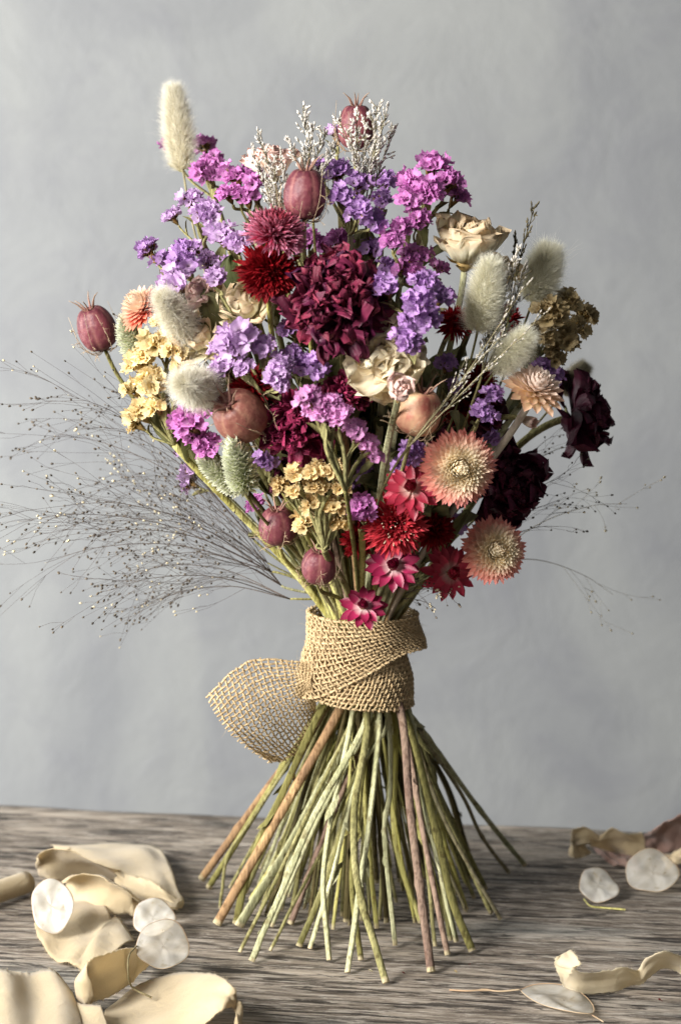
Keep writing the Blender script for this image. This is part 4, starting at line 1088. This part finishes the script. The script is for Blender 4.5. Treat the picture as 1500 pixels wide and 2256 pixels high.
def ravel(mb, n_per=2.2):
    out = MB()
    for V, Fq in zip(mb.v, mb.f):
        nu = 110 if len(V) == 110*22 else len(V)//22; G_ = V.reshape(nu, 22, 3)
        for side, nb_ in ((0, 1), (-1, -2)):
            E_ = G_[:, side]; dr = E_-G_[:, nb_]; dr /= np.linalg.norm(dr, axis=1)[:, None]+1e-9
            k = int(nu*n_per); t = rng.random(k)*(nu-1); i = t.astype(int); f = (t-i)[:, None]
            pb = E_[i]*(1-f)+E_[np.minimum(i+1, nu-1)]*f
            hairs(out, pb, dr[i]+rng.normal(size=(k, 3))*.5, .0005+.0014*rng.random(k)**2, .00007, .7)
    return out
def ribbon(label, strips, mat, name='silk_ribbon', group='silk ribbons on the table', thick=.0003):
    mb = MB()
    for s in strips:
        kw = s[1] if isinstance(s, tuple) else {}
        loft(mb, s[0] if isinstance(s, tuple) else s, **kw)
    o = mb.build(name, M[mat], None, loc=mb.v[0].mean(0)*[1, 1, 0]); tag(o, label, 'ribbon', group)
    so = o.modifiers.new('thickness', 'SOLIDIFY'); so.thickness = thick; so.offset = 1
    rv = ravel(mb); fr_ = rv.build('frayed_edge', M[mat], o)
    return o
ribbon('cream silk ribbon folded into loops at left beneath the pearly discs', [
 ([[(112, 1866, .007), (128, 1890, .010)], [(220, 1862, .008), (225, 1915, .012)], [(325, 1858, .008), (280, 1945, .012)], [(362, 1885, .010), (350, 1990, .010)], [(382, 1940, .008), (385, 2000, .008)], [(404, 1980, .006), (390, 2004, .004)]], dict(bow=.003)),
 ([[(398, 1985, .008), (385, 2003, .004)], [(345, 1948, .016), (350, 2003, .004)], [(300, 1930, .016), (310, 1985, .004)], [(266, 1925, .012), (268, 1962, .004)]], dict(bow=.005)),
 ([[(268, 1922, .014), (262, 1946, .004)], [(215, 1898, .026), (195, 1938, .005)], [(150, 1874, .032), (125, 1942, .006)], [(104, 1876, .030), (92, 1928, .008)], [(84, 1892, .024), (86, 1912, .012)], [(100, 1878, .018), (112, 1898, .004)], [(160, 1866, .012), (170, 1893, .004)]], dict(bow=.002)),
 ([[(135, 1945, .018), (130, 1985, .004)], [(175, 1924, .026), (165, 1995, .004)], [(235, 1940, .026), (225, 2010, .004)], [(285, 1968, .020), (280, 2018, .004)], [(325, 1995, .010), (305, 2018, .004)]], dict(bow=.008)),
 ([[(150, 1975, .006), (76, 2035, .010)], [(195, 1985, .006), (92, 2075, .006)], [(232, 1998, .007), (125, 2112, .003)], [(246, 2022, .007), (160, 2128, .003)], [(262, 2018, .007), (178, 2136, .003)], [(296, 2078, .004), (195, 2150, .003)]], dict(bow=.003)),
 ([[(345, 2098, .003), (325, 2118, .003)], [(330, 2080, .012), (318, 2140, .004)], [(270, 2094, .026), (275, 2178, .006)], [(215, 2108, .030), (222, 2204, .008)], [(188, 2124, .028), (190, 2212, .010)], [(182, 2150, .016), (184, 2222, .006)]], dict(bow=.003)),
], 'silk')
ribbon('wide cream silk ribbon with frayed edge in the bottom left corner', [
 ([[(-120, 2150, .006), (-120, 2400, .010)], [(-40, 2146, .012), (-40, 2400, .014)], [(15, 2138, .018), (20, 2400, .014)], [(60, 2142, .012), (90, 2400, .010)], [(120, 2136, .014), (150, 2400, .012)], [(158, 2188, .008), (200, 2400, .010)], [(178, 2215, .010), (240, 2400, .010)], [(225, 2222, .012), (280, 2400, .006)]], dict(bow=.002, wr=.0008, fray=.0004)),
], 'silk')
ribbon('cream silk ribbon curling in a wide loop at bottom left of the stems', [
 ([[(232, 2226, .004), (195, 2460, .004)], [(300, 2170, .006), (235, 2460, .004)], [(370, 2147, .010), (305, 2340, .006)], [(430, 2138, .020), (380, 2300, .010)], [(478, 2148, .030), (440, 2258, .018)], [(510, 2172, .032), (488, 2226, .024)], [(526, 2210, .024), (520, 2232, .021)], [(524, 2262, .012), (528, 2400, .006)], [(500, 2290, .005), (515, 2400, .004)], [(420, 2300, .003), (430, 2400, .003)]], dict(wr=.0009)),
], 'silk')
# rolled end
mb = MB(); a = np.linspace(0, 2*PI*1.6, 46); R0 = .0062
q0, q1 = T(-60, 1985, .007), T(60, 1944, .007); ax = q1-q0; L = np.linalg.norm(ax); fr = frame(ax)
uu = np.linspace(0, 1, 8)
V = np.array([[q0+ax*u+fr[:, 0]*math.cos(t)*(R0*(1-.06*t/6.28))+fr[:, 1]*math.sin(t)*(R0*(1-.12*t/6.28)) for t in a] for u in uu])
mb.add(V, gridf(8, 46)); o = mb.build('silk_ribbon', M['silk'], None, loc=q0*[1, 1, 0]); tag(o, 'rolled end of tan silk ribbon at the left edge', 'ribbon', 'silk ribbons on the table')
so = o.modifiers.new('thickness', 'SOLIDIFY'); so.thickness = .0005
ribbon('narrow pale cream ribbon waving along the table at lower right', [
 ([[(1257, 2092, .022), (1226, 2108, .020)], [(1268, 2106, .022), (1221, 2126, .016)], [(1276, 2126, .020), (1232, 2152, .010)], [(1262, 2134, .018), (1243, 2176, .003)], [(1290, 2143, .015), (1275, 2188, .002)], [(1340, 2138, .014), (1345, 2183, .002)], [(1375, 2133, .014), (1385, 2172, .002)], [(1405, 2136, .010), (1412, 2170, .002)], [(1420, 2112, .018), (1428, 2155, .005)], [(1450, 2096, .024), (1455, 2134, .010)], [(1480, 2098, .022), (1490, 2140, .008)], [(1520, 2120, .014), (1525, 2168, .003)]], dict(nu=120, wr=.0004)),
], 'silk_pale')
ribbon('crumpled cream ribbon lying at the far right over the mauve ribbon', [
 ([[(1300, 1880, .004), (1285, 1890, .003)], [(1268, 1842, .018), (1262, 1888, .003)], [(1262, 1832, .022), (1256, 1872, .006)], [(1292, 1824, .024), (1290, 1862, .012)], [(1320, 1840, .018), (1312, 1868, .010)], [(1345, 1826, .024), (1352, 1880, .004)], [(1385, 1838, .020), (1388, 1888, .004)], [(1418, 1838, .018), (1420, 1890, .003)]], dict(nu=100, wr=.0009)),
 ([[(1455, 1890, .006), (1470, 1912, .003)], [(1520, 1860, .014), (1530, 1890, .006)]], dict(nu=20)),
], 'silk')
ribbon('mauve brown silk ribbon rising out of the frame at the far right', [
 ([[(1305, 1868, .003), (1330, 1896, .003)], [(1350, 1876, .005), (1375, 1912, .003)], [(1400, 1880, .005), (1410, 1915, .004)]], dict(nu=40)),
 ([[(1405, 1848, .012), (1425, 1880, .003)], [(1450, 1818, .026), (1465, 1878, .005)], [(1500, 1795, .034), (1515, 1868, .008)], [(1570, 1770, .04), (1580, 1855, .012)]], dict(nu=50, bow=.002)),
], 'silk_mauve')
ribbon('scrap of dark brown ribbon at the right edge above the wavy ribbon', [
 ([[(1492, 2110, .006), (1496, 2122, .002)], [(1510, 2096, .012), (1512, 2128, .004)], [(1545, 2090, .014), (1545, 2130, .006)]], dict(nu=24)),
], 'silk_brown')

# ------------------------------------------------------------------ honesty discs
def disc(label, px, py, h, rx, ry, rot, tilt, mat, roll=0., stalk=None, lean=0.):
    c = T(px, py, h); s = pm(c)
    e1 = nrm([math.cos(roll), math.sin(roll)*.3, math.sin(roll)*.9]); e2 = nrm([0, math.cos(tilt), math.sin(tilt)]); e2 = nrm(e2-e1*np.dot(e1, e2))
    n = np.cross(e1, e2)
    ang = tilt+.30
    root = empty('honesty_disc', c, label, 'seed disc', 'translucent honesty discs')
    nr, na = 14, 56; r = np.linspace(0, 1, nr)[:, None]; a = np.linspace(0, 2*PI, na, endpoint=False)[None]
    k = 1+.03*np.cos(3*a+rot)+.02*np.cos(5*a)+.05*np.cos(a-rot)
    X = r*k*rx*s*np.cos(a); Y = r*k*ry*s/math.sin(ang)*np.sin(a)
    Z = .0012*(r**2)*np.cos(2*a+rot)+.0003*np.sin(9*r+3*a)*r+.0005*np.sin(5*a)*r
    V = c+X[..., None]*e1+Y[..., None]*e2+Z[..., None]*n
    mb = MB(); A = np.zeros((nr, na, 3)); mb.add(V, gridf(nr, na, True), A)
    o = mb.build('membrane', M[mat], root)
    so = o.modifiers.new('thickness', 'SOLIDIFY'); so.thickness = .00018
    rim = MB(); ring = np.concatenate([V[-1], V[-1][:2]]); tube(rim, ring, .00022, 5, cap=False); rim.build('rim', M['bract'], root)
    if stalk:
        st = MB(); tube(st, catmull([T(*q) for q in stalk], 20), np.linspace(.00035, .0005, 20), 6, rnd=.05); st.build('stalk', M['twig' if len(stalk) > 4 else 'yellowgreen'], root)
    return root
disc('white pearly disc standing tilted on the folded cream ribbon at left', 114, 1996, .022, 46, 60, .3, .95, 'pearl', .2)
disc('bright white disc half covered by the clearer disc at left', 339, 2022, .012, 46, 40, 1.2, .7, 'pearl', -.1)
disc('clear greyish disc with a curved stalk at left of the stems', 361, 2084, .022, 58, 52, 2, .65, 'pearl_clear', -.25, [(302, 2084, .022), (285, 2105, .030), (283, 2140, .026), (292, 2175, .014), (335, 2198, .010)])
disc('small bluish white disc with a short stalk on bare wood at right', 1317, 1951, .008, 44, 37, 1, .55, 'pearl', -.3, [(1285, 1980, .003), (1300, 1996, .001), (1330, 2000, .001), (1377, 2004, .001)])
disc('large greyish disc leaning on the ribbons at far right', 1438, 1921, .010, 58, 46, 2.2, .6, 'pearl_clear', .1)
# elongated one lying flat
c = T(1230, 2200, .002); root = empty('honesty_disc', c, 'elongated clear disc lying flat with a long stalk at the lower right', 'seed disc', 'translucent honesty discs')
ol = [(1145, 2179), (1180, 2173), (1235, 2174), (1280, 2187), (1303, 2205), (1308, 2225), (1300, 2237), (1270, 2236), (1225, 2222), (1180, 2202), (1145, 2179)]
pl = catmull([T(x, y, .0025) for x, y in ol], 60)[:-1]
rr = np.linspace(0, 1, 10)[:, None, None]; cc = pl.mean(0)
V = cc+(pl[None]-cc)*rr; V[..., 2] += .0012*np.sin(rr[..., 0]*6+np.linspace(0, 12, 59)[None])*rr[..., 0]
mb = MB(); mb.add(V, gridf(10, 59, True)); o = mb.build('membrane', M['pearl_clear'], root); so = o.modifiers.new('thickness', 'SOLIDIFY'); so.thickness = .0002
rm = MB(); tube(rm, np.concatenate([V[-1], V[-1][:2]]), .00022, 5, cap=False); rm.build('rim', M['bract'], root)
st = MB(); tube(st, catmull([T(990, 2181, .001), T(1030, 2183, .0015), T(1070, 2181, .0015), T(1100, 2184, .0015), T(1146, 2180, .0025)], 24), np.full(24, .00045)*(1+.5*(np.abs(np.arange(24)-11) < 1.2)), 6)
tube(st, catmull([T(1303, 2236, .0025), T(1315, 2243, .003), T(1328, 2251, .004)], 8), .0003, 5); st.build('stalk', M['bract'], root)

# ------------------------------------------------------------------ crumbs
def crumb(label, px, py, s, mat):
    c = T(px, py, .0005); mb = MB(); k = MB(); petal(k, s, s*.35, .2, .8, rng.random()*6, 0, 0, .5, wr=.1, ns=5, nw=3); mb.merge(k, None, c)
    o = mb.build('petal_crumb', M[mat], None, loc=c); tag(o, label, 'petal crumb', 'petal crumbs on the table')
crumb('tiny red crumb on the table right of the front stems', 1032, 2125, .0022, 'deep_red')
crumb('tiny cream crumb at the end of the frontmost stem', 822, 2141, .0028, 'cream_rose')
crumb('tiny red crumb near the thick mauve stem end', 893, 2145, .0022, 'deep_red')
crumb('tiny tan crumb right of the thick mauve stem end', 1005, 2143, .0020, 'tan')
crumb('tiny red crumb under the wavy ribbon at lower right', 1459, 2206, .0024, 'deep_red')
crumb('pale crumb on dark wood right of the stems', 1172, 1985, .0024, 'blush')
